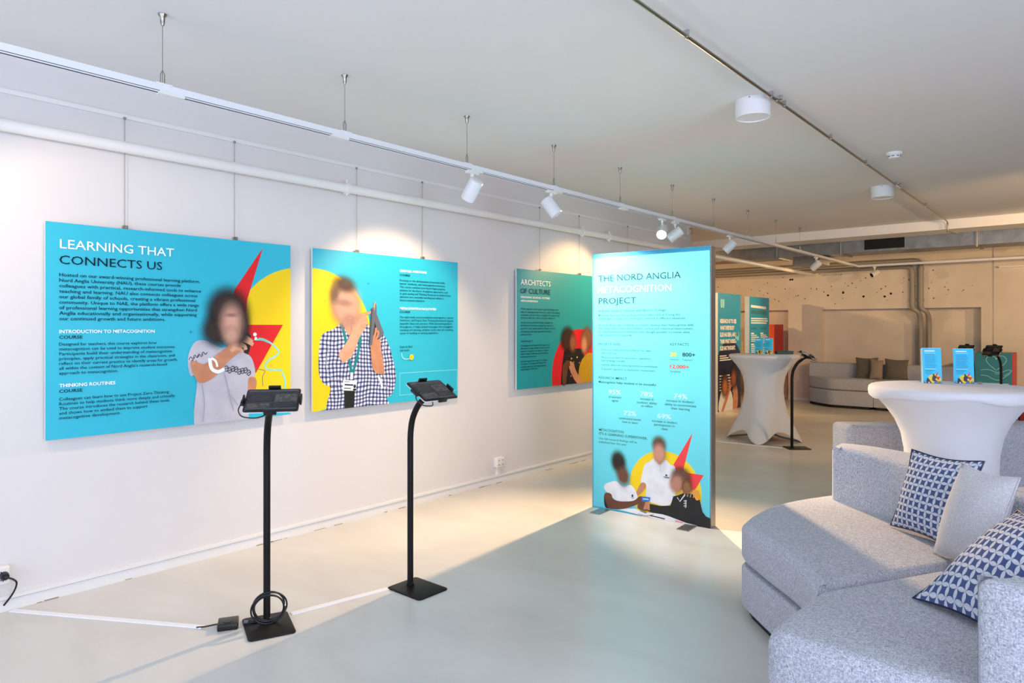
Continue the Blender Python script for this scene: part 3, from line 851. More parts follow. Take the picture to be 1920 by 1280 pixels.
a.t('COURSE', 1.171, 1.364, .108, .0175, 'ink', .012)
B2 = [('Designed for teachers, this course explores how', .487), ('metacognition can be used to improve student outcomes.', .592), ('Participants build their understanding of metacognitive', .573), ('principles, apply practical strategies in the classroom, and', .589), ('reflect on their current practice to identify areas for growth,', .605), ("all within the context of Nord Anglia's research-based", .544), ('approach to metacognition.', .283)]
for i, (s_, w_) in enumerate(B2): a.t(s_, 1.171, 1.328-i*.0253, w_, .0165, 'ink', .004)
a.t('THINKING ROUTINES', 1.171, 1.110, .269, .0185, 'ink_white', .018)
a.t('COURSE', 1.171, 1.081, .108, .0175, 'ink', .012)
B3 = [('Colleagues can learn how to use Project Zero Thinking', .555), ('Routines to help students think more deeply and critically.', .593), ('The course introduces the research behind these tools', .557), ('and shows how to embed them to support', .437), ('metacognitive development.', .295)]
for i, (s_, w_) in enumerate(B3): a.t(s_, 1.171, 1.040-i*.0245, w_, .0165, 'ink', .004)
a.build('print', P1)

# --- poster 2
Y0, Y1, Z0, Z1 = 2.690, 4.106, .838, 1.973
P2 = poster('wall_poster', 'middle teal wall poster with a man in a checked shirt holding a tablet', Y0, Y1, Z0, Z1)
a = Art(Y0, Z0)
a.poly([(Y0, Z0), (Y1, Z0), (Y1, Z1), (Y0, Z1)], 'teal')
a.poly(clip_poly(arc(2.70, 1.335, .498, 0, 360, 72)[:-1], Y0, Y1, Z0, Z1), 'yellow')
a.poly([(3.469, 1.068), (4.099, 1.066), (4.099, .890), (3.469, .892)], 'ink_pale')
a.poly([(3.473, 1.064), (4.095, 1.062), (4.095, .894), (3.473, .896)], 'teal')
# neck, shirt body, sleeves
a.poly([(2.94, 1.50), (3.06, 1.46), (3.04, 1.36), (2.98, 1.36)], 'skin_light', 3)
a.poly(clip_poly(smooth_poly([(2.767, 1.369), (2.86, 1.41), (2.935, 1.447), (2.985, 1.37), (3.05, 1.385), (3.147, 1.447), (3.24, 1.39), (3.314, 1.364), (3.37, 1.27), (3.394, 1.20), (3.43, 1.07), (3.425, .985), (3.394, .908), (3.341, .885), (3.338, .80), (2.835, .80), (2.838, .99), (2.79, 1.02), (2.745, 1.091), (2.742, 1.25)], 5), Y0, Y1, Z0, Z1), 'plaid_shirt')
a.poly([(2.951, 1.0), (3.048, .98), (3.037, Z0), (2.957, Z0)], 'black_shirt')
a.line([(2.825, 1.30), (2.80, 1.15), (2.86, 1.05), (2.94, 1.06)], .005, 'tee_fold')
a.line([(3.32, 1.30), (3.30, 1.10), (3.34, .98), (3.36, .90)], .005, 'tee_fold')
a.line([(3.255, 1.06), (3.28, 1.02), (3.30, .96)], .02, 'polo')
a.line([(2.925, 1.455), (2.955, 1.37), (2.99, 1.22), (3.017, 1.086)], .022, 'lanyard')
a.line([(3.10, 1.37), (3.07, 1.22), (3.025, 1.086)], .022, 'lanyard')
a.line([(3.018, 1.095), (3.016, 1.045)], .024, 'ink_white')
a.poly([(2.943, 1.045), (3.066, 1.033), (3.054, .958), (2.938, .970)], 'ink_white')
a.line([(2.955, 1.032), (3.0, 1.028)], .012, 'tee', 0); a.line([(2.955, 1.010), (3.03, 1.002)], .010, 'ink', 0); a.line([(2.95, .985), (3.01, .979)], .006, 'ink', 0)
a.oval(3.043, .992, .013, .016, (.15, .12, .12), .7); a.poly([(3.028, .962), (3.054, .960), (3.056, .974), (3.029, .976)], 'ink')
# right forearm and hand pointing at the tablet
a.poly([(2.905, 1.235), (2.925, 1.185), (2.951, 1.170), (3.011, 1.207), (3.05, 1.27), (3.084, 1.345), (3.12, 1.40), (3.10, 1.46), (3.05, 1.47), (3.02, 1.42), (3.0, 1.36), (2.95, 1.29)], 'skin_light', 5)
a.poly([(3.017, 1.40), (3.025, 1.475), (3.07, 1.515), (3.12, 1.515), (3.15, 1.49), (3.147, 1.437), (3.11, 1.385), (3.05, 1.37)], 'skin_light', 5)
for fp, w in (([(3.06, 1.48), (3.10, 1.515), (3.14, 1.522), (3.195, 1.538)], .022), ([(3.10, 1.45), (3.135, 1.49), (3.15, 1.47)], .024), ([(3.10, 1.425), (3.135, 1.465), (3.15, 1.445)], .024), ([(3.09, 1.40), (3.125, 1.44), (3.14, 1.42)], .022), ([(3.03, 1.45), (3.055, 1.50), (3.10, 1.50)], .022)):
    a.line(fp, w, 'skin', 5); a.line(fp, w*.75, 'skin_light', 5)
# left forearm, hand and tablet
a.poly([(3.198, 1.14), (3.185, 1.30), (3.205, 1.365), (3.245, 1.35), (3.275, 1.333), (3.285, 1.25), (3.314, 1.10), (3.30, 1.07), (3.245, 1.075), (3.215, 1.10)], 'skin', 5)
for fp, w in (([(3.212, 1.55), (3.222, 1.59), (3.230, 1.612)], .016), ([(3.226, 1.56), (3.235, 1.60)], .014)): a.line(fp, w, 'skin_light', 4)
a.poly([(3.229, 1.603), (3.237, 1.60), (3.242, 1.52), (3.310, 1.378), (3.268, 1.330), (3.21, 1.468)], 'grey_device')
a.poly([(3.206, 1.46), (3.222, 1.47), (3.262, 1.335), (3.245, 1.33), (3.20, 1.36)], 'black_shirt')
for fp, w in (([(3.215, 1.34), (3.23, 1.385), (3.235, 1.42)], .020), ([(3.235, 1.335), (3.255, 1.372), (3.25, 1.40)], .020), ([(3.20, 1.33), (3.20, 1.37)], .018)): a.line(fp, w, 'skin', 5)
a.poly([(3.191, 1.566), (3.216, 1.572), (3.222, 1.46), (3.197, 1.293), (3.166, 1.289), (3.178, 1.43)], 'grey_device')
a.line([(3.197, 1.56), (3.186, 1.43), (3.172, 1.30)], .005, 'ink', 0)
a.oval(2.965, 1.585, .165, .205, (.80, .62, .53), .42, 8); a.oval(2.955, 1.735, .14, .085, (.33, .26, .21), .10, -12, .95); a.oval(2.865, 1.67, .06, .11, (.45, .36, .30), .1, -8, .7)
a.oval(2.99, 1.49, .08, .05, (.82, .60, .54), .1, 0, .5); a.oval(2.945, 1.60, .12, .04, (.70, .53, .46), .1, -6, .5)
a.plus(3.163, 1.748, .011); a.plus(2.786, 1.608, .009)
a.t('LEARNER AMBITIONS', 3.467, 1.856, .280, .0185, 'ink_white', .018)
a.t('COURSE', 3.467, 1.823, .105, .0175, 'ink', .01)
C1 = [('Focusing on the development of essential skills,', .486), ('learner attributes, and metacognitive awareness.', .490), ('This course examines how Nord Anglia prepares', .486), ('students for the future. It explores approaches such', .519), ('as goal setting and Thinking Routines to embed these', .549), ('elements into everyday teaching and deliver a', .470), ('future oriented education.', .261)]
for i, (s_, w_) in enumerate(C1): a.t(s_, 3.467, 1.783-i*.0258, w_, .0165, 'ink', .004)
a.t('METACOGNITION FACILITATED', 3.467, 1.562, .384, .0185, 'ink_white', .018)
a.t('COURSE', 3.467, 1.535, .105, .0175, 'ink', .01)
C2 = [('The eight-week course combines metacognition, Learner', .583), ('Ambitions, and Project Zero Thinking Routines to support', .583), ('impactful classroom practice. With structured guidance', .565), ('throughout, it helps embed strategies that strengthen', .575), ('teaching and learning, whether at the start of a teaching', .578), ('career or building on existing experience.', .412)]
for i, (s_, w_) in enumerate(C2): a.t(s_, 3.467, 1.496-i*.0252, w_, .0165, 'ink', .004)
a.t('Scan to find', 3.467, 1.263, .126, .0185, 'ink', .004); a.t('out more', 3.467, 1.236, .098, .0185, 'ink', .004)
a.line([(3.483, 1.222), (3.486, 1.195), (3.504, 1.180), (3.53, 1.174), (3.565, 1.177)], .003, 'ink_white', 6)
a.poly(arc(3.582, 1.188, .022, 0, 360, 24)[:-1], 'yellow'); a.poly([(3.572, 1.180), (3.592, 1.180), (3.582, 1.198)], 'amber')
a.build('print', P2)

# --- poster 3
Y0, Y1, Z0, Z1 = 4.880, 6.300, .838, 1.973
P3 = poster('wall_poster', 'teal wall poster partly hidden by the upright banner, two children over a red shape', Y0, Y1, Z0, Z1)
a = Art(Y0, Z0)
a.poly([(Y0, Z0), (Y1, Z0), (Y1, Z1), (Y0, Z1)], 'teal_dark')
a.poly(clip_poly(arc(5.90, .93, .475, 0, 360, 60)[:-1], Y0, Y1, Z0, Z1), 'red')
a.poly(clip_poly(smooth_poly([(5.63, 1.17), (5.78, 1.20), (5.97, 1.18), (5.99, 1.0), (5.96, .70), (5.60, .70)], 4), Y0, Y1, Z0, Z1), 'black_shirt')
for x, z in ((5.76, 1.10), (5.80, 1.06), (5.86, 1.11), (5.72, 1.03), (5.90, 1.05), (5.75, .92), (5.85, .90)):
    a.oval(x, z, .016, .012, random.choice([(.85, .75, .3), (.8, .35, .35), (.5, .5, .45)]), .5)
a.poly(clip_poly(smooth_poly([(5.926, 1.056), (6.0, 1.12), (6.10, 1.15), (6.30, 1.1), (6.40, .9), (6.3, .70), (5.90, .70), (5.884, .936)], 4), Y0, Y1, Z0, Z1), 'mustard')
a.poly([(5.606, .84), (5.60, 1.0), (5.62, 1.05), (5.66, 1.06), (5.70, 1.05), (5.69, .98), (5.67, .90), (5.655, .84)], 'skin_dark', 4)
a.poly([(5.717, 1.052), (5.75, 1.068), (5.80, 1.045), (5.83, .98), (5.95, .84), (5.86, .84), (5.79, .90), (5.73, .98)], 'skin', 4)
for k in range(4):
    a.line([(5.635+.012*k, 1.04+.006*k), (5.67+.012*k, 1.075), (5.715+.004*k, 1.06-.012*k)], .018, 'skin_dark', 4)
    a.line([(5.775-.006*k, 1.05-.016*k), (5.74, 1.065-.016*k), (5.715, 1.05-.018*k)], .018, 'skin', 4)
a.oval(5.69, 1.30, .155, .165, (.22, .13, .09), .45); a.oval(5.78, 1.26, .085, .13, (.62, .36, .25), .25)
a.oval(6.04, 1.30, .14, .165, (.52, .33, .22), .42); a.oval(5.985, 1.24, .085, .13, (.82, .55, .40), .25)
a.t('ARCHITECTS', 4.935, 1.827, .463, .052, 'ink_white', .004); a.t('OF CULTURE', 4.935, 1.745, .457, .050, 'ink')
a.t('DESIGNING SCHOOL SYSTEMS', 4.935, 1.700, .451, .0185, 'ink_white', .018); a.t('WITH INTENTION', 4.935, 1.664, .256, .0185, 'ink_white', .018)
D = [(1.591, 'What happens when leaders put thinking at the', .592), (1.561, 'heart of what they do? How is a culture of thinking', .616), (1.533, 'sustained, and how does it amplify the opportunity', .612), (1.505, 'of those who live, work, and play within it?', .528), (1.461, "At the centre of Nord Anglia's Leaders as", .499), (1.433, "Architects of Culture research project is a", .509), (1.405, 'powerful idea: when leaders design cultures', .538), (1.375, 'of working and learning with intention,', .476), (1.347, 'schools thrive.', .168), (1.282, 'THE PROJECT', .180),
     (1.242, "Co-designed with Harvard's Project Zero,", .453), (1.216, 'the project brings leaders across schools', .444), (1.189, 'together to explore how leaders in schools', .428), (1.163, 'build inclusive, reflective and flourishing', .419), (1.137, 'learning environments.', .238), (1.094, 'Each participant becomes an "architect', .410), (1.069, 'of culture", turning bold ideas into', .395), (1.042, 'everyday practice that helps learning', .387), (1.018, 'and people to flourish.', .258)]
for z_, s_, w_ in D: a.t(s_, 4.935, z_, w_, .0175, 'ink', .004)
a.build('print', P3)

# hanging wires with clips
for y, lab, zb in ((1.499, 'left hanging wire of the leftmost wall poster', 1.968), (2.143, 'right hanging wire of the leftmost wall poster', 1.968), (3.083, 'left hanging wire of the middle wall poster', 1.968), (3.729, 'right hanging wire of the middle wall poster', 1.968), (5.263, 'left hanging wire of the poster behind the banner', 1.968), (5.936, 'right hanging wire of the poster behind the banner', 1.968), (6.918, 'hanging wire on the left wall whose lower end is hidden by the banner', 1.9)):
    t = thing('hanging_wire', lab, 'wire', (.02, y, 2.60), group='poster wires on the left wall')
    mb = MB(); mb.cyl((0, 0, zb-2.60), (0, 0, .004), .0018, 'grey_pipe', 6); mb.box(-.006, .004, -.006, .006, -.01, .004, 'grey_pipe'); mb.build('wire', t)
    mb = MB(); mb.box(-.004, .016, -.012, .012, zb-2.60+.006, zb-2.60+.026, 'steel'); mb.cyl((.016, 0, zb-2.60+.016), (.021, 0, zb-2.60+.016), .005, 'grey_pipe', 8); mb.build('clip', t)

# ------------------------------------------------------------------ upright banner
bt = thing('upright_banner', 'tall free-standing light blue fabric banner with three pupils at a desk', 'banner', (1.133, 4.527, 0), (R(90), 0, math.atan2(.055, .959)))
BW = .962
mb = MB()
mb.box(-.004, .006, 0, 2.0, -.085, -.002, 'alu'); mb.box(BW-.006, BW+.004, 0, 2.0, -.085, -.002, 'alu')
mb.box(.006, BW-.006, 1.99, 2.0, -.085, -.002, 'alu'); mb.box(.006, BW-.006, 0, .012, -.085, -.002, 'alu')
mb.build('frame', bt)
for x in (.075, .78):
    c = MB(); c.box(x, x+.085, 0, .006, -.22, .17, 'alu'); c.build('foot_plate', bt)
a = Art(0, 0)
a.poly([(0, 0), (BW, 0), (BW, 2.0), (0, 2.0)], 'banner_cloth')
a.poly(clip_poly(arc(.612, .225, .285, 0, 360, 60)[:-1], 0, BW, 0, 2), 'yellow')
a.poly([(.831, .667), (.683, .418), (.70, .35), (.764, .35), (.764, .411)], 'coral'); a.poly([(.70, .375), (.764, .372), (.913, .371), (.857, .272), (.78, .18)], 'coral')
def X(pts): return clip_poly(pts, 0, BW, 0, 2)
a.poly([(.104, .10), (.118, .11), (.151, .02), (.112, .02)], 'black_shirt', 3)
# standing pupil
a.poly([(.54, .47), (.605, .46), (.61, .42), (.58, .39), (.545, .42)], 'skin_light', 3)
a.poly([(.42, .252), (.436, .33), (.452, .39), (.49, .418), (.535, .445), (.575, .405), (.615, .45), (.66, .415), (.70, .39), (.70, .20), (.665, .13), (.60, .105), (.50, .115), (.462, .13), (.464, .242)], 'polo', 5)
a.poly([(.424, .249), (.462, .246), (.455, .21), (.40, .15), (.382, .165)], 'skin', 4)
a.line([(.535, .445), (.577, .398), (.618, .45)], .006, 'tee', 0); a.line([(.577, .398), (.58, .35)], .004, 'tee', 0)
a.oval(.628, .333, .010, .008, (.1, .12, .2), .7); a.line([(.605, .320), (.655, .320)], .004, 'ink', 0); a.line([(.612, .314), (.648, .314)], .003, 'ink', 0)
# seated pupil on the left
a.poly([(.109, .16), (.115, .195), (.165, .222), (.215, .233), (.273, .20), (.335, .222), (.37, .195), (.395, .14), (.386, .10), (.30, .075), (.22, .085), (.17, .11)], 'polo', 5)
a.line([(.225, .232), (.273, .195), (.31, .222)], .005, 'tee', 0)
a.poly([(.112, .125), (.118, .07), (.138, .025), (.165, .012), (.253, .024), (.33, .05), (.40, .085), (.45, .10), (.45, .14), (.41, .145), (.36, .105), (.26, .085), (.19, .090), (.165, .13)], 'skin_dark', 5)
a.oval(.352, .142, .008, .012, (.1, .12, .2), .7); a.line([(.345, .125), (.365, .125)], .003, 'ink', 0)
# pupil in the dark jumper
a.poly(X([(.42, .06), (.50, .103), (.58, .10), (.66, .115), (.674, .155), (.683, .187), (.72, .20), (.782, .232), (.85, .230), (.885, .19), (.905, .11), (.93, .082), (.97, .07), (.97, -.01), (.83, .0), (.68, .02), (.50, .042)]), 'black_shirt', 0)
a.poly([(.775, .225), (.83, .25), (.872, .255), (.888, .205), (.86, .185), (.83, .225)], 'amber', 3)
for k in range(5): a.line([(.77+.022*k, .20), (.775+.024*k, .232), (.80+.02*k, .26)], .006, 'skin_light')
a.line([(.715, .185), (.735, .158), (.775, .215)], .007, 'polo', 0)
for k in range(3): a.line([(.765, .165-.018*k), (.785, .172-.018*k), (.777, .155-.018*k)], .007, 'tee', 3)
# hands, card and open book
a.poly([(.395, .06), (.41, .10), (.44, .12), (.47, .118), (.495, .08), (.47, .045), (.43, .045)], 'skin_dark', 4)
for k in range(4): a.line([(.445+.005*k, .06+.014*k), (.475, .066+.014*k), (.497, .058+.014*k)], .013, 'skin', 3)
a.poly([(.43, .149), (.502, .153), (.497, .120), (.435, .113)], 'phone_blue'); a.line([(.442, .133), (.488, .136)], .010, 'ink_pale', 0)
a.poly(X([(.242, .020), (.30, .035), (.381, .050), (.45, .030), (.507, .040), (.60, .043), (.656, .036), (.78, .012), (.87, .006), (.80, .001), (.56, .001), (.40, .008)]), 'polo', 0)
a.line([(.40, .015), (.47, .010), (.53, .030)], .004, 'grey_device'); a.line([(.42, .038), (.47, .030)], .006, 'phone_blue', 0); a.line([(.50, .018), (.62, .012)], .008, 'black_shirt', 0); a.line([(.70, .012), (.76, .008)], .005, 'coral', 0)
a.oval(.235, .385, .085, .115, (.10, .07, .06), .45, 10); a.oval(.275, .285, .075, .10, (.42, .24, .17), .35, 10)
a.oval(.573, .555, .076, .085, (.36, .27, .21), .42); a.oval(.573, .49, .066, .10, (.78, .56, .46), .38)
a.oval(.745, .335, .10, .095, (.38, .25, .19), .40, -20); a.oval(.712, .285, .075, .095, (.72, .50, .42), .32, -15); a.oval(.79, .27, .05, .07, (.55, .38, .25), .3)
a.t('THE NORD ANGLIA', .055, 1.782, .687, .051, 'banner_ink', .0); a.t('METACOGNITION', .050, 1.692, .620, .052, 'banner_white', .012); a.t('PROJECT', .059, 1.606, .326, .049, 'banner_ink', .0)
E1 = [(1.543, 'A global research initiative with Boston College', .569, .0185, .008), (1.510, 'Metacognition is understanding how you learn best and using this', .680, .0165, .006), (1.483, 'knowledge to adapt your thinking to improve in different situations.', .723, .0165, .006),
      (1.433, "At Nord Anglia, we're helping our students develop their metacognitive skills.", .786, .0165, .006), (1.407, 'This helps them to become confident, curious and creative problem-solvers,', .780, .0165, .006), (1.381, "so they'll achieve more than they ever thought possible, no matter what", .754, .0165, .006), (1.354, 'they choose to do or be in life.', .296, .0165, .006)]
for z_, s_, w_, c_, wt in E1: a.t(s_, .057, z_, w_, c_, 'banner_ink', wt)
a.t('PROJECT AIMS', .057, 1.282, .194, .020, 'banner_ink'); a.t('KEY FACTS', .660, 1.289, .143, .021, 'banner_ink')
for z_, s_, w_ in ((1.241, 'Develop metacognitive skills across ages', .424), (1.215, 'and curricula', .136), (1.181, 'Measure growth in awareness, regulation', .418), (1.156, 'and strategy transfer', .211), (1.123, 'Identify effective teaching practices worldwide', .476), (1.091, 'Empower teachers as classroom researchers', .453)): a.t(s_, .084, z_, w_, .0165, 'banner_ink')
for z_ in (1.246, 1.186, 1.129, 1.097): a.line([(.060, z_), (.068, z_)], .003, 'banner_ink', 0)
a.t('30', .660, 1.212, .050, .029, 'yellow', .03); a.t('800+', .754, 1.212, .098, .029, 'banner_ink', .02); a.t('Schools', .660, 1.182, .065, .013, 'banner_ink'); a.t('Teachers', .754, 1.182, .077, .013, 'banner_ink')
a.t('12,000+', .660, 1.124, .146, .027, 'coral', .03); a.t('Students', .660, 1.094, .080, .013, 'banner_ink')
a.t('RESEARCH IMPACT', .059, 1.020, .247, .020, 'banner_ink', .004); a.t('Metacognition helps students to be successful.', .059, .987, .493, .0185, 'banner_ink', .014)
for s_, x_, z_, w_ in (('95%', .147, .905, .108), ('78%', .417, .905, .110), ('74%', .688, .905, .104), ('72%', .278, .751, .109), ('69%', .557, .750, .111)): a.t(s_, x_, z_, w_, .036, 'banner_white', .022)
for s_, x_, z_, w_ in (('of teachers', .147, .875, .111), ('agree', .176, .848, .056), ('increase in', .419, .877, .108), ("students' ability", .390, .849, .164), ('to reflect', .425, .824, .096), ("increase in students'", .630, .878, .215), ('ability to communicate', .617, .850, .242), ('their learning', .667, .823, .144), ('understand better', .238, .717, .188), ('how to learn', .267, .691, .130), ('increase in student', .515, .719, .199), ('participation in', .533, .693, .161), ('class', .590, .666, .051)): a.t(s_, x_, z_, w_, .0175, 'banner_ink', .004)
a.t('METACOGNITION.', .062, .610, .220, .020, 'banner_ink', .004); a.t("IT'S A LEARNING SUPERPOWER.", .062, .580, .416, .020, 'banner_ink', .004)
a.t('Our full research findings will be', .062, .544, .329, .0165, 'banner_ink'); a.t('published later this year.', .062, .517, .245, .0165, 'banner_ink')
a.build('print', bt)

# ------------------------------------------------------------------ far banners
def totem(x, y, w, h, rz, label):
    t = thing('upright_banner', label, 'banner', (x, y, 0), (R(90), 0, rz))
    mb = MB()
    mb.box(0, w, 0, h, -.085, -.002, 'board_edge'); mb.build('frame', t)
    return t
t1 = totem(-.640, 10.91, .96, 2.0, R(90), 'far teal banner with a quote and a navy dome, left of the far white table')
a = Art(0, 0); BWd = .96
a.poly([(0, 0), (BWd, 0), (BWd, 2.0), (0, 2.0)], 'totem_teal')
a.poly([(0, 0), (BWd, 0), (BWd, .95)] + arc(.48, .62, .58, 34, 146, 24) + [(0, .95)], 'navy')
a.t('"', .08, 1.58, .17, .30, 'ink_pale', .05); a.t('"', .70, 1.02, .17, .30, 'ink_pale', .05)
for i, (s_, w_) in enumerate((('RESEARCH IS TO SEE', .68), ('WHAT EVERYBODY', .60), ('ELSE HAS SEEN, AND TO', .78), ('THINK WHAT NOBODY', .70), ('ELSE HAS THOUGHT.', .64))): a.t(s_, .07, 1.495-i*.115, w_, .068, 'ink_white', .05)
for i, w_ in enumerate((.28, .36, .46)): a.line([(.07, .935-i*.035), (.07+w_, .935-i*.035)], .017, 'ink_white', 0)
for i, w_ in enumerate((.42, .60, .62, .58, .52, .45)): a.line([(.06, .60-i*.048), (.06+w_, .60-i*.048)], .022, 'ink_white', 0)
a.poly([(.04, 0), (.10, .30), (.22, .36), (.33, .28), (.45, .36), (.58, .25), (.60, 0)], 'polo', 4)
a.poly([(.12, 0), (.24, .02), (.50, .33), (.56, .48), (.48, .50), (.38, .32)], 'skin', 4)
a.poly([(.62, .0), (.80, .02), (.82, .28), (.70, .48), (.62, .46), (.62, .25)], 'skin', 4)
for k in range(4): a.line([(.60+.04*k, .30+.02*k), (.66+.03*k, .40), (.68+.02*k, .50-.03*k)], .03, 'skin_light', 3)
a.oval(.26, .46, .24, .30, (.16, .12, .12), .3); a.oval(.28, .40, .16, .22, (.70, .42, .25), .25); a.oval(.66, .56, .22, .30, (.20, .13, .12), .3); a.oval(.64, .52, .16, .20, (.58, .32, .20), .25)
a.build('print', t1)
t2 = totem(-.525, 11.98, .96, 1.97, R(90), 'far teal banner packed with two columns of white lines, just left of the red cabinet')
a = Art(0, 0)
a.poly([(0, 0), (BWd, 0), (BWd, 1.97), (0, 1.97)], 'totem_teal')
a.line([(.07, 1.80), (.80, 1.78)], .045, 'ink_white', 0); a.line([(.07, 1.70), (.80, 1.69)], .07, 'counter_teal', 0)
for z_, w_ in ((1.58, .80), (1.54, .82), (1.50, .76)): a.line([(.07, z_), (.07+w_, z_)], .022, 'ink_white', 0)
a.line([(.07, 1.40), (.33, 1.40)], .03, 'counter_teal', 0); a.line([(.50, 1.40), (.80, 1.40)], .03, 'counter_teal', 0)
for cx in (.07, .50):
    z_ = 1.31
    while z_ > .2:
        n = random.randint(4, 6); a.line([(cx, z_), (cx+.14, z_)], .026, 'ink_white', 0)
        for k in range(n):
            z_ -= .034; w_ = random.uniform(.2, .38); a.line([(cx, z_), (cx+w_, z_)], .016, 'ink_white', 0)
        z_ -= .06
a.build('print', t2)

# annex contents behind the banner edge
pa = thing('wall_poster', 'orange and yellow poster on the far wall, glimpsed between the two banners', 'poster', (-2.6, 13.795, 1.0), (R(90), 0, 0))
mb = MB(); mb.box(0, 1.0, 0, 1.0, -.015, 0, 'board_edge'); mb.build('board', pa)
mb = MB(); mb.flat([(0, 0), (1, 0), (1, 1), (0, 1)], .0006, 'art_orange'); mb.flat(arc(.45, .55, .25, 0, 360, 30)[:-1], .001, 'orange'); mb.build('print', pa)
sb = thing('side_cabinet', 'white low cabinet below the orange poster on the far wall', 'cabinet', (-2.1, 13.4, 0))
mb = MB(); mb.box(-.6, .6, -.2, .2, 0, .88, 'white_paint'); mb.build('body', sb)
mb = MB(); mb.box(-.58, .58, -.205, -.2, .62, .67, 'dark_hole'); mb.build('open_slot', sb)
rc = thing('display_cabinet', 'tall orange-red cabinet standing by the back wall right of the far banners', 'cabinet', (-.70, 13.2, 0))
mb = MB(); mb.box(-.28, .235, -.15, .32, 0, 1.475, 'orange'); mb.build('body', rc)
mb = MB(); mb.box(.235, .24, -.15, .32, 0, 1.475, 'deep_red'); mb.build('side_panel', rc)
mb = MB(); mb.cyl((.19, -.151, .75), (.19, -.165, .75), .012, 'steel', 10); mb.build('knob', rc)

# ------------------------------------------------------------------ tablet stands
def make_stand(label, loc, rz, head=0.0, tilt=30):
    t = thing('tablet_stand', label, 'tablet stand', loc, (0, 0, rz), 'black tablet stands')
    mb = MB(); mb.prism(rrect(-.075, .192, -.106, .106, .02), 0, .008, 'black_metal', .003, 2)
    for p in ((-.055, -.085), (-.055, .085), (.17, -.085), (.17, .085)): mb.cyl((p[0], p[1], .008), (p[0], p[1], .0086), .004, 'dark_hole', 10)
    mb.build('base_plate', t, smooth=40)
    mb = MB()
    pts = [(0, 0, .006), (0, 0, .3), (0, 0, .6), (0, 0, .80)] + smooth_poly([(0, 0, .81), (.004, 0, .86), (.016, 0, .915), (.040, 0, .965), (.075, 0, 1.010), (.125, 0, 1.048)], 4, False)
    mb.tube(pts, .0165, 'black_metal', 20); mb.lathe([(.021, .008), (.021, .020), (.0165, .024)], 'black_metal', 20)
    mb.build('pole', t, smooth=40)
    # head frame: local x forward-down, y across, z = screen normal
    tau = R(tilt)
    hx = Vector((math.cos(tau), 0, -math.sin(tau))); hz = Vector((math.sin(tau), 0, math.cos(tau))); hy = Vector((0, 1, 0))
    mt = Matrix.Rotation(head, 4, 'Z') @ Matrix((hx, hy, hz)).transposed().to_4x4(); mt.translation = Vector((.180, 0, 1.092))
    mb = MB(); mb.box(-.05, .05, -.045, .045, -.022, -.012, 'black_metal', mt); mb.cyl(tuple(mt @ Vector((0, -.03, -.03))), tuple(mt @ Vector((0, .03, -.03))), .013, 'black_metal', 14)
    mb.tube([(.118, 0, 1.044), tuple(mt @ Vector((0, 0, -.03)))], .012, 'black_metal', 12)
    for (x0, x1, y0, y1) in ((-.095, .095, -.012, .012), (-.012, .012, -.128, .128)): mb.box(x0, x1, y0, y1, -.016, -.010, 'black_metal', mt)
    for (x0, x1, y0, y1) in ((-.098, -.087, -.028, .028), (.087, .098, -.028, .028), (-.028, .028, -.131, -.122), (-.028, .028, .122, .131)): mb.rbox(x0, x1, y0, y1, -.016, .012, .003, 'black_plastic', mt, 2)
    br_ = mb.build('holder', t, smooth=40)
    mb = MB(); mb.tube(smooth_poly([tuple(mt @ Vector(p)) for p in ((.02, -.132, -.005), (.05, -.142, -.02), (.085, -.12, -.03), (.09, -.06, -.035), (.05, -.02, -.045))], 5, False), .003, 'black_plastic', 6)
    mb.rbox(.000, .036, -.136, -.122, -.008, .004, .003, 'black_plastic', mt, 2); mb.build('charging_cable', br_, smooth=60)
    # tablet
    mb = MB(); mb.prism(rrect(-.085, .085, -.120, .120, .012), -.010, .0, 'black_plastic', .0025, 2, mt)
    tb = mb.build('tablet', t, smooth=40)
    mb = MB(); mb.prism(rrect(-.086, .086, -.121, .121, .012), -.012, -.008, 'white_plastic', 0, 2, mt); mb.build('tablet_back', t, smooth=40)
    s = MB()
    def q(x0, x1, y0, y1, z, mn): s.add([mt @ Vector((p[0]*.945, p[1]*.905, p[2])) for p in ((x0, y0, z), (x1, y0, z), (x1, y1, z), (x0, y1, z))], [(0, 1, 2, 3)], mn)
    q(-.080, .080, -.122, .122, .0004, 'screen_dark')
    q(-.079, -.066, -.121, .121, .0007, 'screen_band'); q(-.062, -.050, -.121, .121, .0007, 'screen_dark'); q(-.048, -.046, -.121, .121, .0008, 'screen_band')
    q(-.040, .018, -.118, .010, .0007, 'screen'); q(-.044, .020, .012, .120, .0007, 'screen_photo'); q(-.040, .015, .012, .030, .0009, 'screen_band')
    q(.022, .024, -.121, .121, .0008, 'screen_band'); q(.030, .066, -.118, -.010, .0007, 'screen_photo'); q(.030, .066, .0, .118, .0007, 'screen')
    for k in range(5): q(-.032+k*.009, -.030+k*.009, -.10, -.02+.008*(k % 3), .0009, 'screen_band')
    for k in range(3): q(.036+k*.009, .038+k*.009, .01, .10-.012*k, .0009, 'screen_band')
    q(.070, .079, -.121, .121, .0007, 'screen_band')
    s.build('screen', tb)
    return t
stA = make_stand('black tablet stand at front left with a coiled cable on its base', (1.120, 1.737, 0), R(-22), R(-16))
stB = make_stand('black tablet stand in front of the middle wall poster, base clear of cables', (1.303, 2.487, 0), 0)
dup(stB, (1.445, 8.245, 0), (0, 0, R(39)), 'black tablet stand beside the far white table, seen from its side')
stC = make_stand('farthest black tablet stand, mostly hidden behind the right leaflet', (2.80, 12.0, 0), R(240), 0, 58)
dup(stC, (3.12, 12.1, 0), (0, 0, R(240)), 'black tablet stand in front of the teal counter with a heart drawing')

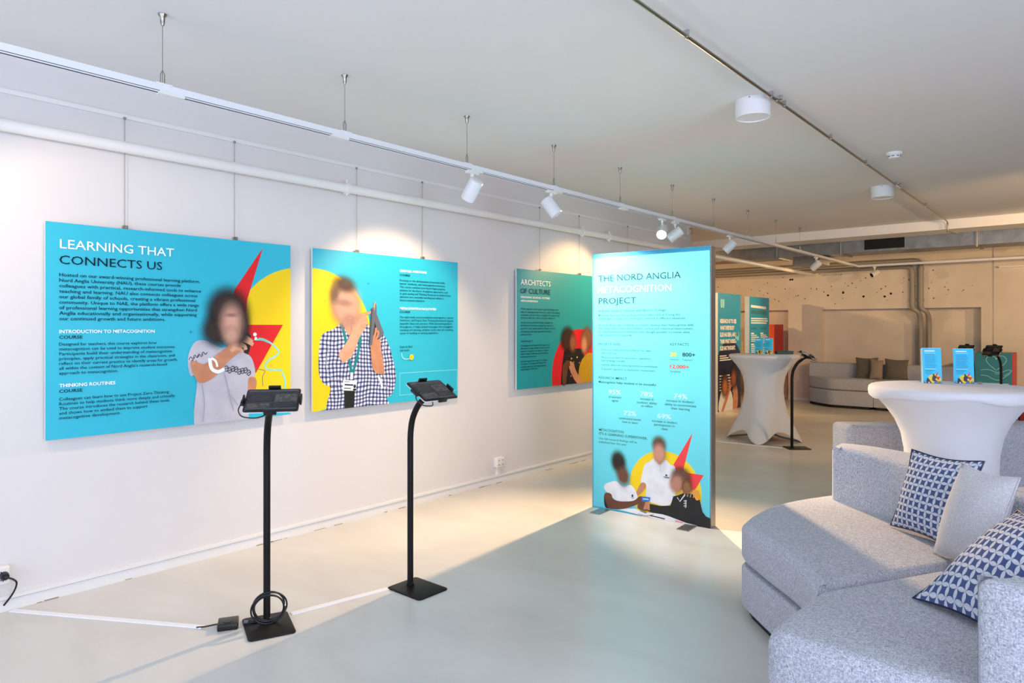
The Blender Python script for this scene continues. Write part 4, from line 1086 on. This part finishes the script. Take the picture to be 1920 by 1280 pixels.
# power adapter, coil and floor strips
ad = thing('power_adapter', 'black square power adapter on the floor beside the front left stand', 'adapter', (1.032, 1.588, 0), (0, 0, R(60)))
mb = MB(); mb.rbox(-.046, .046, -.046, .046, 0, .032, .006, 'black_plastic'); mb.build('body', ad, smooth=40)
mb = MB(); mb.tube(arc_pts := [(.022*math.cos(R(a_)), -.01+.022*math.sin(R(a_)), .0325) for a_ in range(200, 345, 15)], .0015, 'dark_hole', 6); mb.build('embossed_mark', ad)
mb = MB(); mb.tube(smooth_poly([(-.046, .010, .016), (-.07, .012, .014), (-.10, .02, .008), (-.14, .034, .004)], 4, False), .004, 'black_plastic', 8); mb.build('cord', ad, smooth=60)
co = thing('cable_coil', 'black cable coiled at the foot of the front left stand', 'cable', (1.125, 1.742, .0))
fd = Vector((math.cos(R(-28)), math.sin(R(-28)), 0)); sd = Vector((-fd.y, fd.x, 0))
pts = []
for k in range(4*36+1):
    an = 2*PI*k/36; tn = k/36
    rr = .064+.005*math.sin(tn*2.1)+.004*math.sin(an+tn)
    pts.append(fd*(.024+.0065*(tn-1.5))+sd*(rr*1.12*math.cos(an)+.004*math.sin(tn*1.7))+Vector((0, 0, .080+rr*math.sin(an))))
mb = MB(); mb.tube(pts, .0042, 'black_plastic', 8); mb.build('coil', co, smooth=60)
w0 = Vector((1.073, 1.645, .018))-Vector((1.125, 1.742, 0))
for k in range(2):
    mb = MB(); mb.tube(smooth_poly([tuple(w0+Vector((.002*k, .012*k, 0))), tuple(w0+Vector((.03, .035+.01*k, -.006))), (-.01+.01*k, -.02, .014), (.02, .03*k, .016)], 5, False), .0045, 'black_plastic', 8); mb.build('lead', co, smooth=60)
mb = MB(); mb.tube([tuple(w0), tuple(w0+Vector((.012, .014, -.002)))], .008, 'grey_device', 10); mb.build('connector', co)
def strip(p, q, w, label):
    p = Vector((p[0], p[1], 0)); q = Vector((q[0], q[1], 0)); t = (q-p).normalized(); s_ = Vector((-t.y, t.x, 0))*w/2
    mb = MB(); mb.prism([tuple((p-s_)[:2]), tuple((q-s_)[:2]), tuple((q+s_)[:2]), tuple((p+s_)[:2])], 0, .005, 'tape_white', .0035, 2, bev_bottom=False)
    tag(mb.build('floor_cable_cover'), label, 'cable cover')
strip((.024, .970), (.945, 1.508), .034, 'white cable cover strip on the floor from the left wall to the adapter')
strip((1.128, 1.862), (1.235, 2.385), .034, 'white cable cover strip on the floor between the two front tablet stands')
strip((.30, 8.115), (1.355, 8.18), .03, 'white cable cover strip on the floor leading to the far tablet stand')

# ------------------------------------------------------------------ tables with stretch covers
def make_table(label, loc, rz, cap):
    t = thing('standing_table', label, 'table', loc, (0, 0, rz), 'standing tables in white stretch covers')
    n = 96; mb = MB()
    prof = [(1.078, .405), (1.072, .418), (1.05, .420), (1.035, .412), (1.0, .378), (.95, .335), (.88, .288), (.80, .255), (.70, .236), (.60, .228), (.50, .232), (.40, .246), (.30, .270), (.20, .303), (.10, .338), (0, .370)]
    vs = []; fs = []
    for i, (z, r) in enumerate(prof):
        for k in range(n):
            th = 2*PI*k/n
            lob = abs(math.cos(2*th))**1.6
            sgn = math.cos(2*th)
            lobe = ((1+math.cos(4*th))/2)**1.3
            f = max(0, 1-z/.75)
            amp = f**1.5
            rr = r*(1-.20*amp*(1-lobe)) + .085*amp*lobe
            hem = .135*(1-lobe)**.8
            zz = z if z > .6 else hem + (z/.6)*(.6-hem)
            vs.append((rr*math.cos(th), rr*math.sin(th), zz))
    for i in range(len(prof)-1):
        for k in range(n):
            fs.append((i*n+k, (i+1)*n+k, (i+1)*n+(k+1) % n, i*n+(k+1) % n))
    mb.add(vs, fs, 'stretch_cloth'); mb.build('stretch_skirt', t, smooth=60)
    mb = MB()
    if cap:
        pr = [(0, 1.0835), (.25, 1.0835), (.395, 1.083), (.412, 1.080), (.424, 1.070), (.428, 1.055), (.427, 1.03), (.416, 1.020), (.412, 1.022)]
    else:
        pr = [(0, 1.0805), (.25, 1.0805), (.405, 1.080), (.419, 1.074), (.4215, 1.06), (.421, 1.045), (.414, 1.037)]
    pr = pr[1:]
    vs = [(0, 0, 1.0835 if cap else 1.0805)]; fs = []
    for i, (r, z) in enumerate(pr):
        for k in range(n):
            th = 2*PI*k/n
            dz = (.010*math.sin(3*th+.7)+.006*math.sin(7*th)) if (cap and i >= len(pr)-3) else 0
            vs.append((r*math.cos(th), r*math.sin(th), z+dz))
    fs += [(0, 1+k, 1+(k+1) % n) for k in range(n)]
    for i in range(len(pr)-1):
        for k in range(n): fs.append((1+i*n+k, 1+(i+1)*n+k, 1+(i+1)*n+(k+1) % n, 1+i*n+(k+1) % n))
    mb.add(vs, fs, 'stretch_cloth'); mb.build('top_cover', t, smooth=50)
    mb = MB(); mb.cyl((0, 0, .02), (0, 0, 1.05), .03, 'alu', 14)
    mb.build('pole', t)
    for k in range(4):
        th = PI/2*k
        c = MB(); c.tube([(0, 0, .12), (.2*math.cos(th), .2*math.sin(th), .05), (.425*math.cos(th), .425*math.sin(th), .012)], .012, 'alu', 8); c.build('foot', t)
    return t
make_table('large near standing table in a white stretch cover behind the patterned cushion', (3.522, 4.685, 0), R(20), True)
make_table('far white stretch-covered standing table right of the upright banner', (.965, 8.645, 0), R(12), False)

# leaflets
def leaflet(loc, rz, label, th=.02, w=.10, h=.21, feet=True, group=None):
    t = thing('leaflet', label, 'leaflet', loc, (R(82), 0, rz), group)
    mb = MB(); mb.box(-w/2, w/2, 0, h, -th, -.0005, 'leaflet_edge'); mb.box(-w/2-.0004, w/2+.0004, -.0, h-.002, -th-.0006, -th, 'leaflet'); mb.build('paper_stack', t)
    a = Art(w/2, 0)
    a.poly([(0, 0), (w, 0), (w, h-.002), (0, h-.002)], 'leaflet')
    k = w/.10
    def T(p): return [(x*k, y*h/.21) for x, y in p]
    a.poly(clip_poly(T(arc(.060, .018, .036, 0, 360, 36)[:-1]), 0, w, 0, h), 'yellow')
    a.poly(T([(.082, .076), (.066, .045), (.075, .043)]), 'red'); a.poly(T([(.064, .040), (.092, .038), (.080, .018)]), 'red')
    a.poly(T([(.050, .040), (.062, .046), (.072, .036), (.064, .022), (.078, .010), (.050, .014)]), 'navy', 3)
    a.poly(T([(.018, .0), (.020, .024), (.030, .026), (.040, .008), (.044, .0)]), 'navy', 3); a.poly(T([(.024, .0), (.030, .010), (.038, .0)]), 'polo'); a.poly(T([(.056, .0), (.066, .016), (.080, .0)]), 'phone_blue')
    a.oval(.024*k, .026, .006, .007, (.15, .1, .1), .6); a.oval(.056*k, .050*h/.21, .006, .007, (.2, .14, .1), .6)
    a.line(T([(.010, .192), (.066, .192)]), .006, 'ink_white', 0); a.line(T([(.010, .180), (.072, .180)]), .004, 'ink_pale', 0)
    for i in range(11):
        if i == 9: continue
        a.line(T([(.012, .170-i*.0095), (.012+.052+.012*((i*7) % 5)/5, .170-i*.0095)]), .0028, 'teal_dark', 0)
    a.line(T([(.010, .084), (.070, .084)]), .005, 'ink_pale', 0)
    for i in range(3): a.line(T([(.012, .072-i*.008), (.050, .072-i*.008)]), .0025, 'teal_dark', 0)
    a.build('print', t)
    if feet:
        for x in (-w/2+.012, w/2-.012):
            c = MB(); c.lathe([(0, -.006), (.006, -.004), (.007, .002), (.003, .008), (0, .009)], 'chrome', 12, Matrix.Translation((x, .006, .010))); c.box(x-.004, x+.004, 0, .012, -.006, .008, 'chrome'); c.build('foot_clip', t)
    return t
leaflet((3.412, 4.815, 1.0845), R(22), 'left pale blue leaflet stack on the near white table', .045, .100, .215, True, 'leaflets on the near table')
leaflet((3.560, 4.915, 1.0845), R(16), 'right pale blue leaflet on the near white table', .012, .104, .212, True, 'leaflets on the near table')
leaflet((.895, 8.66, 1.0815), R(5), 'left blue leaflet on the far white table', .01, .100, .20, False, 'leaflets on the far table')
leaflet((1.005, 8.69, 1.0815), R(8), 'right blue leaflet on the far white table', .03, .100, .205, False, 'leaflets on the far table')
gb = thing('green_box', 'flat dark green box on the far white table right of the leaflets', 'box', (1.145, 8.86, 1.0815), (0, 0, R(35)))
mb = MB(); mb.rbox(-.10, .10, -.06, .06, 0, .030, .003, 'green_box'); mb.build('body', gb)
mb = MB(); mb.rbox(-.102, .102, -.062, .062, .030, .040, .003, 'green_box'); mb.build('lid', gb)
tr = thing('wooden_tree', 'tiny pale wooden tree ornament on the left rim of the far white table', 'ornament', (.70, 8.60, 1.0815))
for k in range(3):
    c = MB(); c.lathe([(.028-.005*k, .05*k+.004), (.004, .05*k+.058)], 'wood_tree', 18, cap0=True, cap1=True); c.build('tier', tr, smooth=40)
mb = MB(); mb.cyl((0, 0, 0), (0, 0, .02), .008, 'wood_tree', 10); mb.build('stem', tr)
for i, (x, y) in enumerate(((3.345, 4.86), (3.64, 4.90))):
    mb = MB(); mb.lathe([(0, -.0), (.010, .002), (.014, .008), (.010, .014), (0, .016)], 'chrome', 14, Matrix.Translation((x, y, 1.0845)))
    tag(mb.build('wrapped_sweet', smooth=60), ('small shiny wrapped sweet left of the left leaflet on the near table', 'small shiny wrapped sweet right of the right leaflet on the near table')[i], 'sweet', 'sweets on the near table')

# ------------------------------------------------------------------ far counter
ct = thing('info_counter', 'teal counter with a white heart-in-hand drawing and a red end panel', 'counter', (2.95, 13.2, 0))
mb = MB(); mb.box(-.245, .233, -.2, .42, 0, 1.018, 'counter_teal'); mb.build('body', ct)
mb = MB(); mb.box(.233, .245, -.2, .42, 0, 1.016, 'counter_red'); mb.build('side_panel', ct)
a = MB()
hp = [(0, -.10), (-.10, 0.0), (-.13, .07), (-.085, .125), (-.02, .11), (0, .07), (.02, .11), (.085, .125), (.13, .07), (.10, 0), (.012, -.09)]
f_ = Matrix.Translation((.03, -.2006, .85)) @ Matrix.Rotation(R(90), 4, 'X')
tmp = MB(); tmp.stroke(smooth_poly(hp, 5, False), .007, 0, 'ink_pale')
for pts in ([(-.20, -.10), (-.10, -.09), (0, -.13), (.08, -.12), (.05, -.15), (-.02, -.155)], [(-.20, -.18), (-.12, -.19), (-.03, -.24), (.05, -.245), (.18, -.14)], [(.06, -.14), (.12, -.10), (.17, -.09), (.19, -.11), (.10, -.18)]): tmp.stroke(smooth_poly(pts, 5, False), .007, 0, 'ink_pale')
tmp.stroke([(-.22, -.31), (.16, -.31)], .02, 0, 'ink_pale')
a.add([f_ @ Vector(v) for v in tmp.v], tmp.f, 'ink_pale'); a.build('line_drawing', ct)

# ------------------------------------------------------------------ sofas
def fillet(poly, radii, n=6):
    """round the corners of a plan polygon"""
    out = []; L = len(poly)
    for i, p in enumerate(poly):
        r = radii.get(i, 0)
        if not r: out.append(p); continue
        p = Vector(p); a = Vector(poly[i-1])-p; b = Vector(poly[(i+1) % L])-p
        a.normalize(); b.normalize()
        p0 = p+a*r; p1 = p+b*r
        for k in range(n+1):
            t = k/n; q = p0*(1-t)**2+p*2*t*(1-t)+p1*t*t; out.append((q.x, q.y))
    return out
def sofa(label, loc, seat, back, group, zs=.46, zb=.757, plinth=None, mat_='sofa_fabric'):
    t = thing('sofa_module', label, 'sofa', loc, group=group)
    O3 = (loc[0], loc[1], 0)
    mb = MB(); mb.prism(seat, .045, zs-.212, mat_, .014, 3); mb.build('base', t, O3, 60)
    mb = MB(); mb.prism(seat, zs-.205, zs, mat_, .045, 5); mb.build('seat_cushion', t, O3, 60)
    mb = MB(); mb.prism(back, .20, zb, mat_, .035, 5); mb.build('backrest', t, O3, 60)
    c = Vector((sum(p[0] for p in seat)/len(seat), sum(p[1] for p in seat)/len(seat)))
    mb = MB(); mb.prism([tuple(c+(Vector(p)-c)*.93) for p in seat], 0, .05, 'sofa_black'); mb.build('plinth', t, O3)
    return t
# near pair
front = smooth_poly([(2.865, 3.27), (3.03, 3.105), (3.23, 2.905), (3.378, 2.668)], 6, False)
outer = smooth_poly([(3.03, 4.262), (3.20, 4.255), (3.40, 4.175), (3.62, 4.02), (3.79, 3.83), (3.935, 3.61)], 6, False)
inner = smooth_poly([(3.035, 4.065), (3.20, 4.00), (3.376, 3.875), (3.53, 3.72), (3.66, 3.56), (3.775, 3.375)], 6, False)
left = [(2.985, 4.19), (2.87, 3.93), (2.815, 3.70), (2.81, 3.46)]
seat1 = front+[(3.72, 3.285), (3.90, 3.585)]+[(p[0]-.02, p[1]-.03) for p in reversed(outer)]+smooth_poly(left, 5, False)+[(2.825, 3.33)]
back1 = inner+list(reversed(outer))
# drop points that almost coincide
def clean(pl, d=.012):
    out = []
    for p in pl:
        if not out or math.hypot(p[0]-out[-1][0], p[1]-out[-1][1]) > d: out.append(p)
    if math.hypot(out[0][0]-out[-1][0], out[0][1]-out[-1][1]) < d: out.pop()
    return out
sofa('light grey curved sofa section holding the patterned and plain cushions', (3.25, 3.4, 0), clean(seat1), clean(fillet(clean(back1), {0: .05}, 5)), 'light grey sofa sections in the right foreground')
seat2 = [(3.388, 2.652), (3.372, 2.42), (3.362, 2.24), (3.372, 2.19), (3.42, 2.168), (3.67, 2.160), (3.97, 2.150), (4.20, 2.14), (4.38, 2.42), (4.45, 2.75), (4.40, 3.07), (4.22, 3.38), (3.92, 3.575), (3.73, 3.275)]
inner2 = smooth_poly([(3.902, 2.19), (4.10, 2.42), (4.22, 2.70), (4.20, 3.0), (4.06, 3.26), (3.80, 3.42)], 6, False)
outer2 = smooth_poly([(4.18, 2.13), (4.40, 2.40), (4.48, 2.75), (4.44, 3.08), (4.26, 3.42), (3.955, 3.63)], 6, False)
sofa('light grey curved sofa section nearest the camera with the rounded arm at the picture edge', (3.8, 2.7, 0), clean(seat2), clean(fillet(clean(inner2+list(reversed(outer2))), {0: .06}, 6)), 'light grey sofa sections in the right foreground')
# one behind the near table, back towards us
o3 = smooth_poly([(2.885, 5.02), (3.15, 5.23), (3.45, 5.50), (3.80, 5.84), (4.20, 6.20)], 6, False)
n3 = Vector((-.66, .75))
i3 = [(p[0]+n3.x*.22, p[1]+n3.y*.22) for p in o3]
s3 = [(p[0]+n3.x*.02+(.03 if i_ == 0 else 0), p[1]+n3.y*.02) for i_, p in enumerate(o3)]+[(4.10, 7.00), (3.60, 6.75), (3.15, 6.35), (2.86, 5.9)]
sofa('grey sofa seen from behind beyond the near white table', (3.3, 5.9, 0), clean(s3), clean(fillet(clean(o3+list(reversed(i3))), {0: .05}, 5)), 'light grey sofa sections in the right foreground')
# far sofa against the back wall
sf = [(.56, 12.9), (1.262, 12.9), (1.262, 13.66), (.05, 13.66), (.05, 13.35), (.30, 13.10)]
sofa('grey sofa section with a rounded left end against the raw back wall', (.7, 13.3, 0), fillet(sf, {0: .10, 4: .1, 5: .1}), fillet([(.04, 13.42), (1.262, 13.42), (1.262, 13.66), (.04, 13.66)], {0: .03, 3: .03}), 'grey sofa sections along the back wall', .515, .765)
sofa('grey sofa section against the back wall, hidden below by the near table', (1.9, 13.3, 0), [(1.27, 12.9), (2.40, 12.9), (2.40, 13.66), (1.27, 13.66)], fillet([(1.27, 13.42), (2.40, 13.42), (2.40, 13.66), (1.27, 13.66)], {1: .03, 2: .03}), 'grey sofa sections along the back wall', .515, .765)

def pillow(name, label, bl, br_, tr_, tl, thick, mn, group=None, n=16, pip=None):
    """cushion spanned between four corners, plump in the middle"""
    bl, br_, tr_, tl = [Vector(p) for p in (bl, br_, tr_, tl)]
    c = (bl+br_+tr_+tl)/4
    nrm = ((br_-bl).cross(tl-bl)).normalized()
    t = thing(name, label, 'cushion', tuple(c), group=group)
    mb = MB(); vs = []; uv = []; fs = []
    for side in (1, -1):
        for j in range(n+1):
            for i in range(n+1):
                u, v = i/n, j/n
                # edges pull in between the corners
                iu = u+(.5-u)*.10*math.sin(PI*v)*(abs(u-.5)*2); iv = v+(.5-v)*.10*math.sin(PI*u)*(abs(v-.5)*2)
                p = bl*(1-iu)*(1-iv)+br_*iu*(1-iv)+tr_*iu*iv+tl*(1-iu)*iv
                h = (math.sin(PI*u)**.55)*(math.sin(PI*v)**.55) if 0 < u < 1 and 0 < v < 1 else 0
                h *= 1+.05*math.sin(7*u+2*v)
                vs.append(p+nrm*side*thick*.5*h); uv.append((u, v))
    m_ = (n+1)*(n+1)
    for j in range(n):
        for i in range(n):
            k = j*(n+1)+i
            fs.append((k, k+1, k+n+2, k+n+1)); fs.append((m_+k, m_+k+n+1, m_+k+n+2, m_+k+1))
    mb.add(vs, fs, mn, uv); mb.build('cover', t, tuple(c), 180)
    # piping around the rim
    rim = [k for k in range(n+1)]+[j*(n+1)+n for j in range(1, n+1)]+[n*(n+1)+k for k in range(n-1, -1, -1)]+[j*(n+1) for j in range(n-1, 0, -1)]
    mb = MB(); mb.tube([tuple(vs[k]) for k in rim], .0035, pip or mn, 6, closed=True); mb.build('piping', t, tuple(c), 60)
    return t
pillow('cushion', 'upright navy and white petal-patterned cushion against the sofa back', (3.413, 3.690, .470), (3.72, 3.42, .470), (3.800, 3.57, .845), (3.50, 3.71, .843), .13, 'pillow_petal', 'cushions on the near sofa', pip='navy')
pillow('cushion', 'plain light grey cushion between the two petal-patterned ones', (3.636, 3.385, .465), (3.86, 3.12, .465), (3.945, 3.27, .845), (3.745, 3.345, .868), .15, 'pillow_plain', 'cushions on the near sofa')
pillow('cushion', 'leaning navy and white petal-patterned cushion beside the sofa arm', (3.675, 2.755, .468), (3.985, 2.52, .475), (4.10, 2.80, .80), (3.955, 3.03, .770), .17, 'pillow_petal', 'cushions on the near sofa', pip='navy')
pillow('cushion', 'black and white patterned cushion peeping over the sofa behind the near table', (3.47, 6.03, .465), (3.75, 6.27, .465), (3.735, 6.34, .80), (3.455, 6.10, .80), .09, 'pillow_petal_dark')
rd = pillow('cushion', 'red cushion with a pale line of lettering at the right picture edge behind the table', (3.62, 6.40, .54), (3.82, 6.59, .695), (3.68, 6.72, .915), (3.48, 6.53, .76), .07, 'deep_red')
mb = MB(); q0 = Vector((3.62, 6.40, .54)); qu = Vector((.20, .19, .155)); qv = Vector((-.14, .13, .22)); qn = qu.cross(qv).normalized()
for k in range(7):
    u = .22+.09*k; p = q0+qu*u+qv*.5+qn*.046; du = qu*.05; dv = qv*.06
    mb.add([p, p+du, p+du+dv, p+dv], [(0, 1, 2, 3)], 'ink_white')
mb.build('lettering', rd, tuple(rd.location))
pillow('cushion', 'left dark grey cushion on the far sofa', (.905, 13.24, .520), (1.255, 13.26, .520), (1.245, 13.34, .885), (.885, 13.32, .880), .11, 'pillow_grey', 'cushions on the far sofa')
pillow('cushion', 'taupe cushion in the middle of the three on the far sofa', (1.155, 13.12, .520), (1.36, 13.12, .520), (1.35, 13.24, .845), (1.15, 13.22, .870), .10, 'pillow_taupe', 'cushions on the far sofa')
pillow('cushion', 'right dark grey cushion on the far sofa', (1.365, 13.24, .520), (1.72, 13.26, .520), (1.715, 13.34, .860), (1.355, 13.32, .875), .11, 'pillow_grey', 'cushions on the far sofa')
